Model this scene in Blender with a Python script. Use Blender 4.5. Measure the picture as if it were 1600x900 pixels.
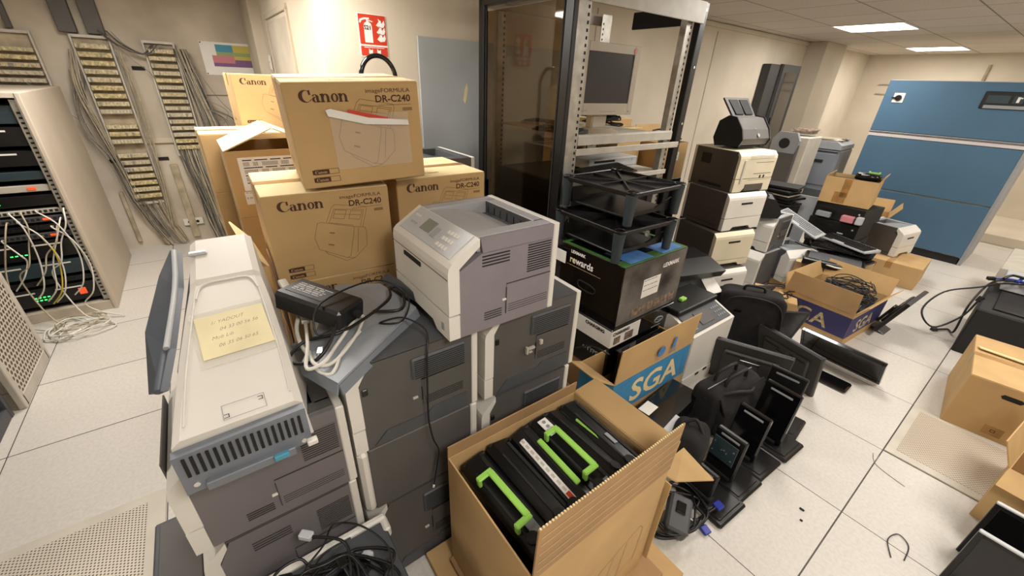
import bpy, math, random
from mathutils import Matrix, Vector, Euler
random.seed(7)
scn = bpy.context.scene
for o in list(bpy.data.objects): bpy.data.objects.remove(o)
C = scn.collection

# ---------------- camera, world, lights, exposure ----------------
cam_d = bpy.data.cameras.new('camera'); cam = bpy.data.objects.new('camera', cam_d); C.objects.link(cam)
YAW, PIT, ROL = .9186, .4739, .0443
fwd = Vector((-math.sin(YAW)*math.cos(PIT), math.cos(YAW)*math.cos(PIT), -math.sin(PIT)))
rgt = Vector((math.cos(YAW), math.sin(YAW), 0)); upv = rgt.cross(fwd)
r_ = math.cos(ROL)*rgt + math.sin(ROL)*upv; u_ = -math.sin(ROL)*rgt + math.cos(ROL)*upv
cam.matrix_world = Matrix(((r_.x,u_.x,-fwd.x,0),(r_.y,u_.y,-fwd.y,0),(r_.z,u_.z,-fwd.z,1.6541),(0,0,0,1)))
cam_d.sensor_width = 36; cam_d.lens = 36*627.65/1600; cam_d.clip_start = .02; cam_d.clip_end = 60
scn.camera = cam
scn.view_settings.view_transform = 'Standard'; scn.view_settings.look = 'None'
scn.view_settings.exposure = 0.22; scn.view_settings.gamma = 1; scn.view_settings.use_curve_mapping = False
w = bpy.data.worlds.new('world'); scn.world = w; w.use_nodes = True
w.node_tree.nodes['Background'].inputs[0].default_value = (1, .93, .84, 1)
w.node_tree.nodes['Background'].inputs[1].default_value = .0
LAMPS = [(-1.75,5.87,17),(-1.75,8.6,18),(-1.15,3.45,21),(-2.35,.35,21),(.65,.35,24),(.65,3.05,24),(.65,5.87,20),(-3.55,-.3,26),(-1.15,-1.95,16),(1.4,8.6,14)]
LAMP_COL = (1, .965, .92)

# ---------------- materials ----------------
def lin(c):
    if isinstance(c, str):
        c = c.lstrip('#'); c = [int(c[i:i+2],16)/255 for i in (0,2,4)]
    return tuple((v/12.92 if v <= .04045 else ((v+.055)/1.055)**2.4) for v in c)+(1,)
M = {}
def mat(name, c, rough=.5, metal=0, var=.06, scale=9, bump=0, bscale=200, emit=0, alpha=1, c2=None, coat=0):
    m = bpy.data.materials.new(name); m.use_nodes = True; M[name] = m
    nt = m.node_tree; p = nt.nodes['Principled BSDF']
    p.inputs['Roughness'].default_value = rough; p.inputs['Metallic'].default_value = metal
    col = lin(c)
    tc = nt.nodes.new('ShaderNodeTexCoord')
    if var > 0:
        n = nt.nodes.new('ShaderNodeTexNoise'); n.inputs['Scale'].default_value = scale; n.inputs['Detail'].default_value = 4
        nt.links.new(tc.outputs['Object'], n.inputs['Vector'])
        r = nt.nodes.new('ShaderNodeValToRGB'); a = lin(c2) if c2 else tuple(v*(1-var*2) for v in col[:3])+(1,)
        b = tuple(min(1, v*(1+var)) for v in col[:3])+(1,)
        r.color_ramp.elements[0].position = .3; r.color_ramp.elements[1].position = .7
        r.color_ramp.elements[0].color = a; r.color_ramp.elements[1].color = b
        nt.links.new(n.outputs['Fac'], r.inputs[0]); nt.links.new(r.outputs[0], p.inputs['Base Color'])
    else: p.inputs['Base Color'].default_value = col
    if bump > 0:
        n2 = nt.nodes.new('ShaderNodeTexNoise'); n2.inputs['Scale'].default_value = bscale; n2.inputs['Detail'].default_value = 3
        nt.links.new(tc.outputs['Object'], n2.inputs['Vector'])
        bp = nt.nodes.new('ShaderNodeBump'); bp.inputs['Strength'].default_value = bump; bp.inputs['Distance'].default_value = .002
        nt.links.new(n2.outputs['Fac'], bp.inputs['Height']); nt.links.new(bp.outputs[0], p.inputs['Normal'])
    if emit > 0:
        p.inputs['Emission Color'].default_value = col; p.inputs['Emission Strength'].default_value = emit
    if alpha < 1: p.inputs['Alpha'].default_value = alpha
    if coat: p.inputs['Coat Weight'].default_value = coat
    return m
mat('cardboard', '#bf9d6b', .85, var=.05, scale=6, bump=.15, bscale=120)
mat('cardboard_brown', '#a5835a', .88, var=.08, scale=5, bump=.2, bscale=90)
mat('cardboard_pale_lit', '#e4cf9e', .85, var=.04, scale=6)  # pale edges and print; on carton tops it paints in the overhead light
mat('cardboard_inner', '#8f6640', .9, var=.12, scale=22, bump=.3, bscale=60)
mat('ink_brown', '#4a2c1a', .8, var=0)
mat('ink_soft', '#8a6a45', .8, var=0)
mat('ink_black', '#151312', .6, var=0)
mat('tape', '#a67a44', .3, var=.15, scale=14, coat=.3)
mat('paper', '#e9e6df', .7, var=.03)
mat('paper_yellow', '#e3d7ae', .75, var=.05, scale=12)
mat('clear_film', '#f2efe8', .12, var=0, alpha=.10)
mat('tape_clear', '#efe9dd', .2, var=0, alpha=.35)
mat('white_plastic', '#dcd8cf', .45, var=.04, scale=4, bump=.05, bscale=500)
mat('white_plastic_old', '#d8ceb4', .5, var=.06, scale=4)
mat('scanner_white', '#d9d4cb', .5, var=.03, scale=5)
mat('grey_plastic', '#716c6d', .6, var=.03, bump=.08, bscale=600)
mat('lilac_grey', '#827b80', .6, var=.03, bump=.08, bscale=600)
mat('dark_plastic', '#55524f', .6, var=.05, bump=.1, bscale=600)
mat('dark_cool', '#4b4d50', .55, var=.05, bump=.1, bscale=600)
mat('brown_grey', '#4e4741', .6, var=.05, scale=4)
mat('mid_grey', '#8f9295', .5, var=.04)
mat('deck_grey', '#a3a2a4', .45, var=.03)
mat('blue_grey', '#757a82', .45, var=.06, scale=4)
mat('tray_grey', '#90959b', .42, var=.04)
mat('slate_blue', '#50565e', .45, var=.05)
mat('groove', '#3f3b39', .7, var=0)
mat('locker_dark', '#2f302f', .5, var=.05)
mat('toner_black', '#0d0d0e', .3, var=.1)
mat('slate', '#30393e', .5, var=.05)
mat('black_plastic', '#141313', .35, var=.12, scale=12)
mat('black_gloss', '#0c0b0c', .12, var=0, coat=.4)
mat('monitor_back', '#3a3734', .5, var=.08)
mat('black_matt', '#141211', .7, var=.1, scale=15)
mat('black_fabric', '#1c1a1a', .95, var=.25, scale=16, bump=.6, bscale=240)
mat('cable_black', '#121111', .4, var=0)
mat('cable_white', '#d8d5cb', .45, var=0)
mat('cable_grey', '#8d877b', .55, var=.1, scale=30)
mat('cable_beige', '#b9ad94', .6, var=.1, scale=30)
mat('cable_yellow', '#c9b23a', .45, var=0)
mat('cable_red', '#a8432f', .45, var=0)
mat('plug_blue', '#27379a', .4, var=0)
mat('metal', '#b5b1a8', .35, metal=.6, var=.12, scale=20)
mat('metal_bright', '#dcdad6', .25, metal=.8, var=0)
mat('metal_light', '#bcb6aa', .45, var=.06, scale=12)
mat('silver', '#b9bbbd', .35, var=.03)
mat('slot', '#17140f', .8, var=0)
mat('screen_dark', '#2b292d', .25, var=0)
mat('crt_beige', '#aa9f8e', .5, var=.03)
mat('green', '#9bd45c', .4, var=.03)
mat('lime_dark', '#3f6a30', .5, var=.1)
mat('red_sign', '#c63a20', .5, var=.03)
mat('board_grey', '#a8adaf', .5, var=.05, scale=3)
mat('blue_panel', '#456781', .55, var=.05, scale=2)
mat('band_white', '#c9c4c4', .5, var=.03)
mat('wall', '#d3c8b6', .8, var=.05, scale=2.2, c2='#cabfac')
mat('wall_dusty', '#c6bbaa', .85, var=.12, scale=2.6, c2='#b0a492')
mat('pillar', '#c2b6a2', .8, var=.05, scale=2)
mat('wood_dirty', '#b5a68d', .8, var=.2, scale=8)
mat('sga_blue', '#3a86b4', .7, var=.05)
mat('sga_navy', '#393666', .75, var=.08)
mat('photo_blue', '#5686c4', .4, var=.1, scale=20)
mat('photo_warm', '#8c7461', .5, var=.5, scale=40, c2='#4b4441')
mat('smoke_print', '#6f6a65', .5, var=.3, scale=5, c2='#26221f')
mat('ivory', '#c8b98c', .6, var=.3, scale=45, c2='#8f8160')
mat('ivory_light', '#c9bfa8', .6, var=.15, scale=40)
mat('lcd', '#7c8478', .2, var=0)
mat('led_green', '#35ff60', .4, var=0, emit=3)
mat('led_orange', '#e0532a', .4, var=0, emit=.6)
mat('teal_dark', '#2f3f45', .4, var=.08)
mat('grey_beige', '#c5beb0', .6, var=.04)
mat('cab_side', '#c3b7a6', .6, var=.04, scale=3)
mat('diffuser', '#fff6ea', .6, var=0, emit=7)
mat('lamp_rim', '#e6e2da', .5, var=0)
mat('orange_ink', '#b0512c', .7, var=0)
mat('blue_ink', '#3d79b8', .7, var=0)
for n, c in (('tab_blue','#4f93ab'),('tab_yellow','#c5b558'),('tab_pink','#c77f86'),('tab_violet','#7e5a86'),('tab_green','#92a671')): mat(n, c, .7, var=0)

def tinted(name, c, gloss=.06):
    m = bpy.data.materials.new(name); m.use_nodes = True; M[name] = m; nt = m.node_tree; nt.nodes.remove(nt.nodes['Principled BSDF'])
    a = nt.nodes.new('ShaderNodeBsdfTransparent'); a.inputs[0].default_value = lin(c); g = nt.nodes.new('ShaderNodeBsdfGlossy'); g.inputs['Roughness'].default_value = .03
    x = nt.nodes.new('ShaderNodeMixShader'); x.inputs[0].default_value = gloss; nt.links.new(a.outputs[0], x.inputs[1]); nt.links.new(g.outputs[0], x.inputs[2])
    nt.links.new(x.outputs[0], nt.nodes['Material Output'].inputs[0])
tinted('glass_smoke', '#cdbfa9', .035)
def holes(name, base, hole, pitch, radius, axes='xy', rough=.5):
    """perforated sheet: round holes on a staggered grid, in object space"""
    m = bpy.data.materials.new(name); m.use_nodes = True; M[name] = m
    nt = m.node_tree; p = nt.nodes['Principled BSDF']; p.inputs['Roughness'].default_value = rough
    tc = nt.nodes.new('ShaderNodeTexCoord'); sp = nt.nodes.new('ShaderNodeSeparateXYZ'); nt.links.new(tc.outputs['Object'], sp.inputs[0])
    def math_(op, a, b=None, c=None):
        n = nt.nodes.new('ShaderNodeMath'); n.operation = op
        for i, v in enumerate((a, b, c)):
            if v is None: continue
            if isinstance(v, (int, float)): n.inputs[i].default_value = v
            else: nt.links.new(v, n.inputs[i])
        return n.outputs[0]
    a = math_('DIVIDE', sp.outputs[axes[0].upper()], pitch); b = math_('DIVIDE', sp.outputs[axes[1].upper()], pitch*.866)
    row = math_('FLOOR', b); half = math_('MULTIPLY', math_('FLOORED_MODULO', row, 2), .5)
    fa = math_('SUBTRACT', math_('FRACT', math_('ADD', a, half)), .5); fb = math_('MULTIPLY', math_('SUBTRACT', math_('FRACT', b), .5), .866)
    d = math_('SQRT', math_('ADD', math_('MULTIPLY', fa, fa), math_('MULTIPLY', fb, fb)))
    k = math_('LESS_THAN', d, radius)
    mx = nt.nodes.new('ShaderNodeMix'); mx.data_type = 'RGBA'; nt.links.new(k, mx.inputs['Factor'])
    mx.inputs[6].default_value = lin(base); mx.inputs[7].default_value = lin(hole); nt.links.new(mx.outputs[2], p.inputs['Base Color'])
    return m
holes('perforated_floor', '#c9c0b1', '#4f4538', .0125, .26, 'xy')
holes('perforated_fine', '#c0b4a2', '#82766a', .0125, .26, 'xy')
holes('perforated_door', '#c6bcab', '#382f26', .034, .34, 'xz')
holes('perforated_metal', '#b8b4ab', '#35302a', .05, .12, 'yz', .4)

def tiles(name, base, base2, line, off, pitch, lw, speck, rough, bump=0):
    m = bpy.data.materials.new(name); m.use_nodes = True; M[name] = m
    nt = m.node_tree; p = nt.nodes['Principled BSDF']; p.inputs['Roughness'].default_value = rough
    L = nt.links; tc = nt.nodes.new('ShaderNodeTexCoord'); sp = nt.nodes.new('ShaderNodeSeparateXYZ'); L.new(tc.outputs['Object'], sp.inputs[0])
    def mt(op, a, b=None):
        n = nt.nodes.new('ShaderNodeMath'); n.operation = op
        for i, v in enumerate((a, b)):
            if v is None: continue
            if isinstance(v, (int, float)): n.inputs[i].default_value = v
            else: L.new(v, n.inputs[i])
        return n.outputs[0]
    ds = []; cells = []
    for ax, o, pt, w_ in (('X', off[0], pitch[0], lw[0]), ('Y', off[1], pitch[1], lw[1])):
        t = mt('DIVIDE', mt('SUBTRACT', sp.outputs[ax], o), pt); cells.append(mt('FLOOR', mt('ADD', t, .0)))
        f = mt('ABSOLUTE', mt('SUBTRACT', mt('FRACT', mt('ADD', t, .5)), .5))
        ds.append(mt('LESS_THAN', mt('MULTIPLY', f, pt), w_))
    k = mt('MAXIMUM', ds[0], ds[1])
    n = nt.nodes.new('ShaderNodeTexNoise'); n.inputs['Scale'].default_value = speck; n.inputs['Detail'].default_value = 6; L.new(tc.outputs['Object'], n.inputs['Vector'])
    n3 = nt.nodes.new('ShaderNodeTexNoise'); n3.inputs['Scale'].default_value = 1.7; n3.inputs['Detail'].default_value = 3; L.new(tc.outputs['Object'], n3.inputs['Vector'])
    r = nt.nodes.new('ShaderNodeValToRGB'); r.color_ramp.elements[0].position = .35; r.color_ramp.elements[1].position = .6
    r.color_ramp.elements[0].color = lin(base2); r.color_ramp.elements[1].color = lin(base); L.new(n.outputs['Fac'], r.inputs[0])
    wn = nt.nodes.new('ShaderNodeTexWhiteNoise'); cx = nt.nodes.new('ShaderNodeCombineXYZ'); L.new(cells[0], cx.inputs[0]); L.new(cells[1], cx.inputs[1]); L.new(cx.outputs[0], wn.inputs['Vector'])
    hs = nt.nodes.new('ShaderNodeHueSaturation'); L.new(r.outputs[0], hs.inputs['Color'])
    L.new(mt('ADD', mt('ADD', mt('MULTIPLY', wn.outputs['Value'], .05), .93), mt('MULTIPLY', mt('SUBTRACT', n3.outputs['Fac'], .5), .12)), hs.inputs['Value'])
    mx = nt.nodes.new('ShaderNodeMix'); mx.data_type = 'RGBA'; L.new(k, mx.inputs['Factor']); L.new(hs.outputs[0], mx.inputs[6]); mx.inputs[7].default_value = lin(line)
    L.new(mx.outputs[2], p.inputs['Base Color'])
    return m
tiles('floor_tiles', '#d3cec6', '#cbc5bb', '#3c342c', (-.011, .1206), (.6, .6), (.0028, .002), 70, .42)
tiles('ceiling_tiles', '#ddd5ca', '#cdc3b6', '#8d8274', (-2.05, 4.97), (.6, .61), (.006, .006), 90, .9)

# ---------------- mesh building ----------------
def T(x=0, y=0, z=0): return Matrix.Translation((x, y, z))
def R(rx=0, ry=0, rz=0): return Euler((rx, ry, rz)).to_matrix().to_4x4()
I4 = Matrix.Identity(4)
class MB:
    def __init__(s, M0=None): s.v = []; s.f = []; s.mi = []; s.sm = []; s.M0 = M0 or I4
    def add(s, vs, fs, m=0, smooth=False, M1=None):
        k = len(s.v); X = s.M0 @ (M1 or I4)
        s.v += [tuple(X @ Vector(p)) for p in vs]
        for f in fs: s.f.append([k+i for i in f]); s.mi.append(m); s.sm.append(smooth)
        return s
    def box(s, c, d, b=0, m=0, M1=None):
        hx, hy, hz = d[0]/2, d[1]/2, d[2]/2; b = min(b, .49*min(d)*1.0)
        if b <= 0:
            vs = [(c[0]+i*hx, c[1]+j*hy, c[2]+k*hz) for i in (-1,1) for j in (-1,1) for k in (-1,1)]
            fs = [(0,1,3,2),(4,6,7,5),(0,4,5,1),(2,3,7,6),(0,2,6,4),(1,5,7,3)]
            return s.add(vs, fs, m, False, M1)
        vs = []; idx = {}
        for i in (-1,1):
            for j in (-1,1):
                for k in (-1,1):
                    for a in range(3):
                        q = [hx-b, hy-b, hz-b]; q[a] += b
                        idx[(i,j,k,a)] = len(vs); vs.append((c[0]+i*q[0], c[1]+j*q[1], c[2]+k*q[2]))
        fs = []
        for a in range(3):
            o1, o2 = (a+1) % 3, (a+2) % 3
            for sg in (-1, 1):
                quad = []
                for p, q in ((-1,-1),(1,-1),(1,1),(-1,1)):
                    t = [0,0,0]; t[a] = sg; t[o1] = p; t[o2] = q; quad.append(idx[(t[0],t[1],t[2],a)])
                fs.append(quad if sg > 0 else quad[::-1])
            for p in (-1, 1):
                for q in (-1, 1):
                    def g(sa, ax):
                        t = [0,0,0]; t[a] = sa; t[o1] = p; t[o2] = q; return idx[(t[0],t[1],t[2],ax)]
                    quad = [g(-1,o1), g(1,o1), g(1,o2), g(-1,o2)]
                    fs.append(quad if p*q < 0 else quad[::-1])
        for i in (-1,1):
            for j in (-1,1):
                for k in (-1,1):
                    t = [idx[(i,j,k,a)] for a in range(3)]; fs.append(t if i*j*k > 0 else t[::-1])
        return s.add(vs, fs, m, False, M1)
    def prism(s, poly, lo, hi, axis='x', m=0, M1=None):
        """poly: 2-D points (CCW); axis x -> (y,z), y -> (x,z), z -> (x,y)"""
        def P(p, t): return (t, p[0], p[1]) if axis == 'x' else ((p[0], t, p[1]) if axis == 'y' else (p[0], p[1], t))
        n = len(poly); vs = [P(p, lo) for p in poly]+[P(p, hi) for p in poly]
        ar = sum(poly[i][0]*poly[(i+1)%n][1]-poly[(i+1)%n][0]*poly[i][1] for i in range(n))
        flip = (ar < 0) != (axis == 'y')
        fs = [list(range(n))[::-1], list(range(n, 2*n))]+[(i, (i+1)%n, n+(i+1)%n, n+i) for i in range(n)]
        if flip: fs = [list(f)[::-1] for f in fs]
        return s.add(vs, fs, m, False, M1)
    def sheet(s, pts, t=.004, m=0, M1=None):
        """planar polygon in 3-D with thickness t along its normal"""
        P = [Vector(p) for p in pts]; n = Vector((0,0,0))
        for i in range(len(P)): n += (P[i]-P[0]).cross(P[(i+1)%len(P)]-P[0])
        n.normalize(); k = len(P)
        vs = [tuple(p-n*t/2) for p in P]+[tuple(p+n*t/2) for p in P]
        fs = [list(range(k))[::-1], list(range(k, 2*k))]+[(i, (i+1)%k, k+(i+1)%k, k+i) for i in range(k)]
        return s.add(vs, fs, m, False, M1)
    def cyl(s, c, r, h, axis='z', n=16, m=0, r2=None, M1=None, smooth=True):
        r2 = r if r2 is None else r2; vs = []
        for t, rr in ((-h/2, r), (h/2, r2)):
            for i in range(n):
                a = 2*math.pi*i/n; p = (rr*math.cos(a), rr*math.sin(a), t)
                if axis == 'x': p = (p[2], p[0], p[1])
                elif axis == 'y': p = (p[1], p[2], p[0])
                vs.append((p[0]+c[0], p[1]+c[1], p[2]+c[2]))
        s.add(vs, [(i, (i+1)%n, n+(i+1)%n, n+i) for i in range(n)], m, smooth, M1)
        return s.add(vs, [list(range(n))[::-1], list(range(n, 2*n))], m, False, M1)
    def tube(s, pts, r, n=6, m=0, closed=False, smooth=True, sub=6, M1=None):
        P = [Vector(p) for p in pts]
        if sub > 1 and len(P) > 2:
            Q = []; k = len(P)
            for i in range(k if closed else k-1):
                g = (lambda j: P[j % k]) if closed else (lambda j: P[max(0, min(k-1, j))])
                a, b, c, d = g(i-1), g(i), g(i+1), g(i+2)
                for q in range(sub):
                    t = q/sub; Q.append(.5*((2*b)+(c-a)*t+(2*a-5*b+4*c-d)*t*t+(3*b-a-3*c+d)*t**3))
            if not closed: Q.append(P[-1])
            P = Q
        N = len(P); vs = []; up = Vector((0,0,1)); prev = None
        for i in range(N):
            t = (P[(i+1)%N]-P[i-1]) if closed else (P[min(N-1,i+1)]-P[max(0,i-1)])
            if t.length < 1e-9: t = Vector((0,0,1))
            t.normalize()
            a = prev if prev is not None else (Vector((0,0,1)) if abs(t.z) < .9 else Vector((1,0,0)))
            a = a-t*a.dot(t)
            if a.length < 1e-6: a = t.orthogonal()
            a.normalize(); prev = a; b = t.cross(a)
            for j in range(n):
                w_ = 2*math.pi*j/n; vs.append(tuple(P[i]+a*(r*math.cos(w_))+b*(r*math.sin(w_))))
        fs = []
        for i in range(N if closed else N-1):
            for j in range(n): fs.append((i*n+j, i*n+(j+1)%n, ((i+1)%N)*n+(j+1)%n, ((i+1)%N)*n+j))
        s.add(vs, fs, m, smooth, M1)
        if not closed: s.add(vs[:n], [list(range(n))[::-1]], m, False, M1); s.add(vs[-n:], [list(range(n))], m, False, M1)
        return s
    def lines(s, pl, w_, t=.0006, m=0, M1=None, closed=False):
        """thin printed strokes lying in the local z = 0 plane"""
        P = list(pl)+([pl[0]] if closed else [])
        for a, b in zip(P, P[1:]):
            dx, dy = b[0]-a[0], b[1]-a[1]; L = math.hypot(dx, dy) or 1e-6; nx, ny = -dy/L*w_/2, dx/L*w_/2; ex, ey = dx/L*w_/2, dy/L*w_/2
            s.add([(a[0]-ex+nx,a[1]-ey+ny,t),(a[0]-ex-nx,a[1]-ey-ny,t),(b[0]+ex-nx,b[1]+ey-ny,t),(b[0]+ex+nx,b[1]+ey+ny,t)], [(0,1,2,3)], m, False, M1)
        return s
    def build(s, name, mats, parent=None, loc=None, rot=None):
        me = bpy.data.meshes.new(name); me.from_pydata(s.v, [], s.f)
        if not isinstance(mats, (list, tuple)): mats = [mats]
        for k in mats: me.materials.append(M[k] if isinstance(k, str) else k)
        me.polygons.foreach_set('material_index', s.mi); me.polygons.foreach_set('use_smooth', s.sm); me.update()
        o = bpy.data.objects.new(name, me); C.objects.link(o)
        if loc: o.location = loc
        if rot: o.rotation_euler = rot
        if parent: o.parent = parent
        return o
def tag(o, label=None, cat=None, group=None, kind=None):
    if label: o['label'] = label
    if cat: o['category'] = cat
    if group: o['group'] = group
    if kind: o['kind'] = kind
    return o
def thing(name, label, cat, loc=(0,0,0), rot=(0,0,0), group=None):
    o = bpy.data.objects.new(name, None); o.empty_display_size = .05; C.objects.link(o); o.location = loc; o.rotation_euler = rot
    return tag(o, label, cat, group)
def copy_tree(o, parent=None, **k):
    c = o.copy(); C.objects.link(c); c.parent = parent
    for ch in o.children: copy_tree(ch, c)
    return c
def copy_thing(o, label, loc, rot):
    c = copy_tree(o); c.location = loc; c.rotation_euler = rot; c['label'] = label; return c
def struct(o): o['kind'] = 'structure'; return o

def face(w_, d, h, f):
    """frame on a face of a box (centred in x,y, base z=0): local x = u, y = v, z = outward normal; origin = bottom centre of the face"""
    if f == '+x': return Matrix(((0,0,1,w_/2),(1,0,0,0),(0,1,0,0),(0,0,0,1)))
    if f == '-y': return Matrix(((1,0,0,0),(0,0,-1,-d/2),(0,1,0,0),(0,0,0,1)))
    if f == '-x': return Matrix(((0,0,-1,-w_/2),(-1,0,0,0),(0,1,0,0),(0,0,0,1)))
    if f == 'top': return Matrix(((0,-1,0,0),(1,0,0,0),(0,0,1,h),(0,0,0,1)))
    if f == 'topx': return Matrix(((1,0,0,0),(0,1,0,0),(0,0,1,h),(0,0,0,1)))
def text(s, size, material, parent, M0, name='lettering', align='LEFT', bold=0, sx=1):
    cu = bpy.data.curves.new('t', 'FONT'); cu.body = s; cu.size = size; cu.align_x = align; cu.offset = bold
    cu.resolution_u = 3
    o = bpy.data.objects.new('t', cu); C.objects.link(o); me = bpy.data.meshes.new_from_object(o)
    bpy.data.objects.remove(o); bpy.data.curves.remove(cu)
    me.name = name; me.transform(M0 @ T(0,0,.0009) @ Matrix.Diagonal((sx,1,1,1)))
    me.materials.clear(); me.materials.append(M[material])
    b = bpy.data.objects.new(name, me); C.objects.link(b); b.parent = parent
    return b
def logo_word(b, h, x0=0, y0=0, m=0, M1=None):
    """the bold serif camera-maker wordmark, drawn letter by letter; h = capital height; returns width"""
    t = .0009
    def strip(A, B):
        vs = [(x0+p[0]*h, y0+p[1]*h, t) for p in A]+[(x0+p[0]*h, y0+p[1]*h, t) for p in B]; n = len(A)
        b.add(vs, [(i, i+1, n+i+1, n+i) for i in range(n-1)], m, False, M1)
    def arc(cx, cy, rx, ry, a0, a1, n=14): return [(cx+rx*math.cos(math.radians(a0+(a1-a0)*i/n)), cy+ry*math.sin(math.radians(a0+(a1-a0)*i/n))) for i in range(n+1)]
    strip(arc(.55,.5,.55,.5,40,335), arc(.66,.5,.34,.44,44,325))              # C
    strip([(.80,.95),(.97,.98)], [(.84,.60),(.99,.60)])
    x = 1.06                                                                    # a
    strip(arc(x+.26,.22,.27,.23,60,340), arc(x+.32,.22,.12,.19,60,340)); strip([(x+.34,.0),(x+.55,.0)], [(x+.34,.52),(x+.55,.52)])
    strip(arc(x+.27,.45,.26,.2,0,165), arc(x+.25,.45,.10,.15,0,165)); strip([(x+.5,0),(x+.68,.05)], [(x+.5,.1),(x+.68,.12)])
    for x in (1.80, 3.30):                                                      # n
        strip([(x,0),(x+.22,0)], [(x,.66),(x+.22,.66)]); strip([(x-.08,.66),(x+.22,.7)], [(x-.06,.56),(x+.22,.56)])
        strip(arc(x+.40,.40,.27,.28,0,170), arc(x+.36,.40,.10,.2,0,170)); strip([(x+.46,0),(x+.67,0)], [(x+.46,.42),(x+.67,.42)])
        strip([(x-.07,0),(x+.27,0)], [(x-.07,.07),(x+.27,.07)]); strip([(x+.41,0),(x+.74,0)], [(x+.41,.07),(x+.74,.07)])
    x = 2.62; strip(arc(x+.3,.34,.31,.35,0,360,24), arc(x+.3,.34,.12,.28,0,360,24))   # o
    return 4.05*h

def attach(o, root):
    """make o a part of root, keeping it where it stands"""
    Mr = Matrix.Translation(root.location) @ root.rotation_euler.to_matrix().to_4x4()
    o.parent = root; o.matrix_parent_inverse = Mr.inverted()
    for k in ('label', 'category', 'group'):
        if k in o: del o[k]
    return o
# ---------------- builders of the things ----------------
def soft(b, c, dims, seed=0, p=.45, n=22, amp=.03, m=0, M1=None):
    """a stuffed, slightly rumpled rounded block"""
    rnd = random.Random(seed); ph = [rnd.uniform(0, 6.28) for _ in range(8)]
    sg = lambda v, e: math.copysign(abs(v)**e, v); vs = []
    for i in range(n+1):
        la = -math.pi/2+math.pi*i/n
        for j in range(2*n):
            lo = math.pi*j/n
            x = sg(math.cos(la), p)*sg(math.cos(lo), p); y = sg(math.cos(la), p)*sg(math.sin(lo), p); z = sg(math.sin(la), p)
            k = 1+amp*(math.sin(5*x+ph[0])*math.sin(4*y+ph[1])+math.sin(7*z+3*x+ph[2])*.7+math.sin(9*y-5*z+ph[3])*.6)
            vs.append((c[0]+x*dims[0]/2*k, c[1]+y*dims[1]/2*k, c[2]+z*dims[2]/2*(k if z > 0 else 1)))
    fs = [(i*2*n+j, i*2*n+(j+1) % (2*n), (i+1)*2*n+(j+1) % (2*n), (i+1)*2*n+j) for i in range(n) for j in range(2*n)]
    return b.add(vs, fs, m, True, M1)

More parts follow.
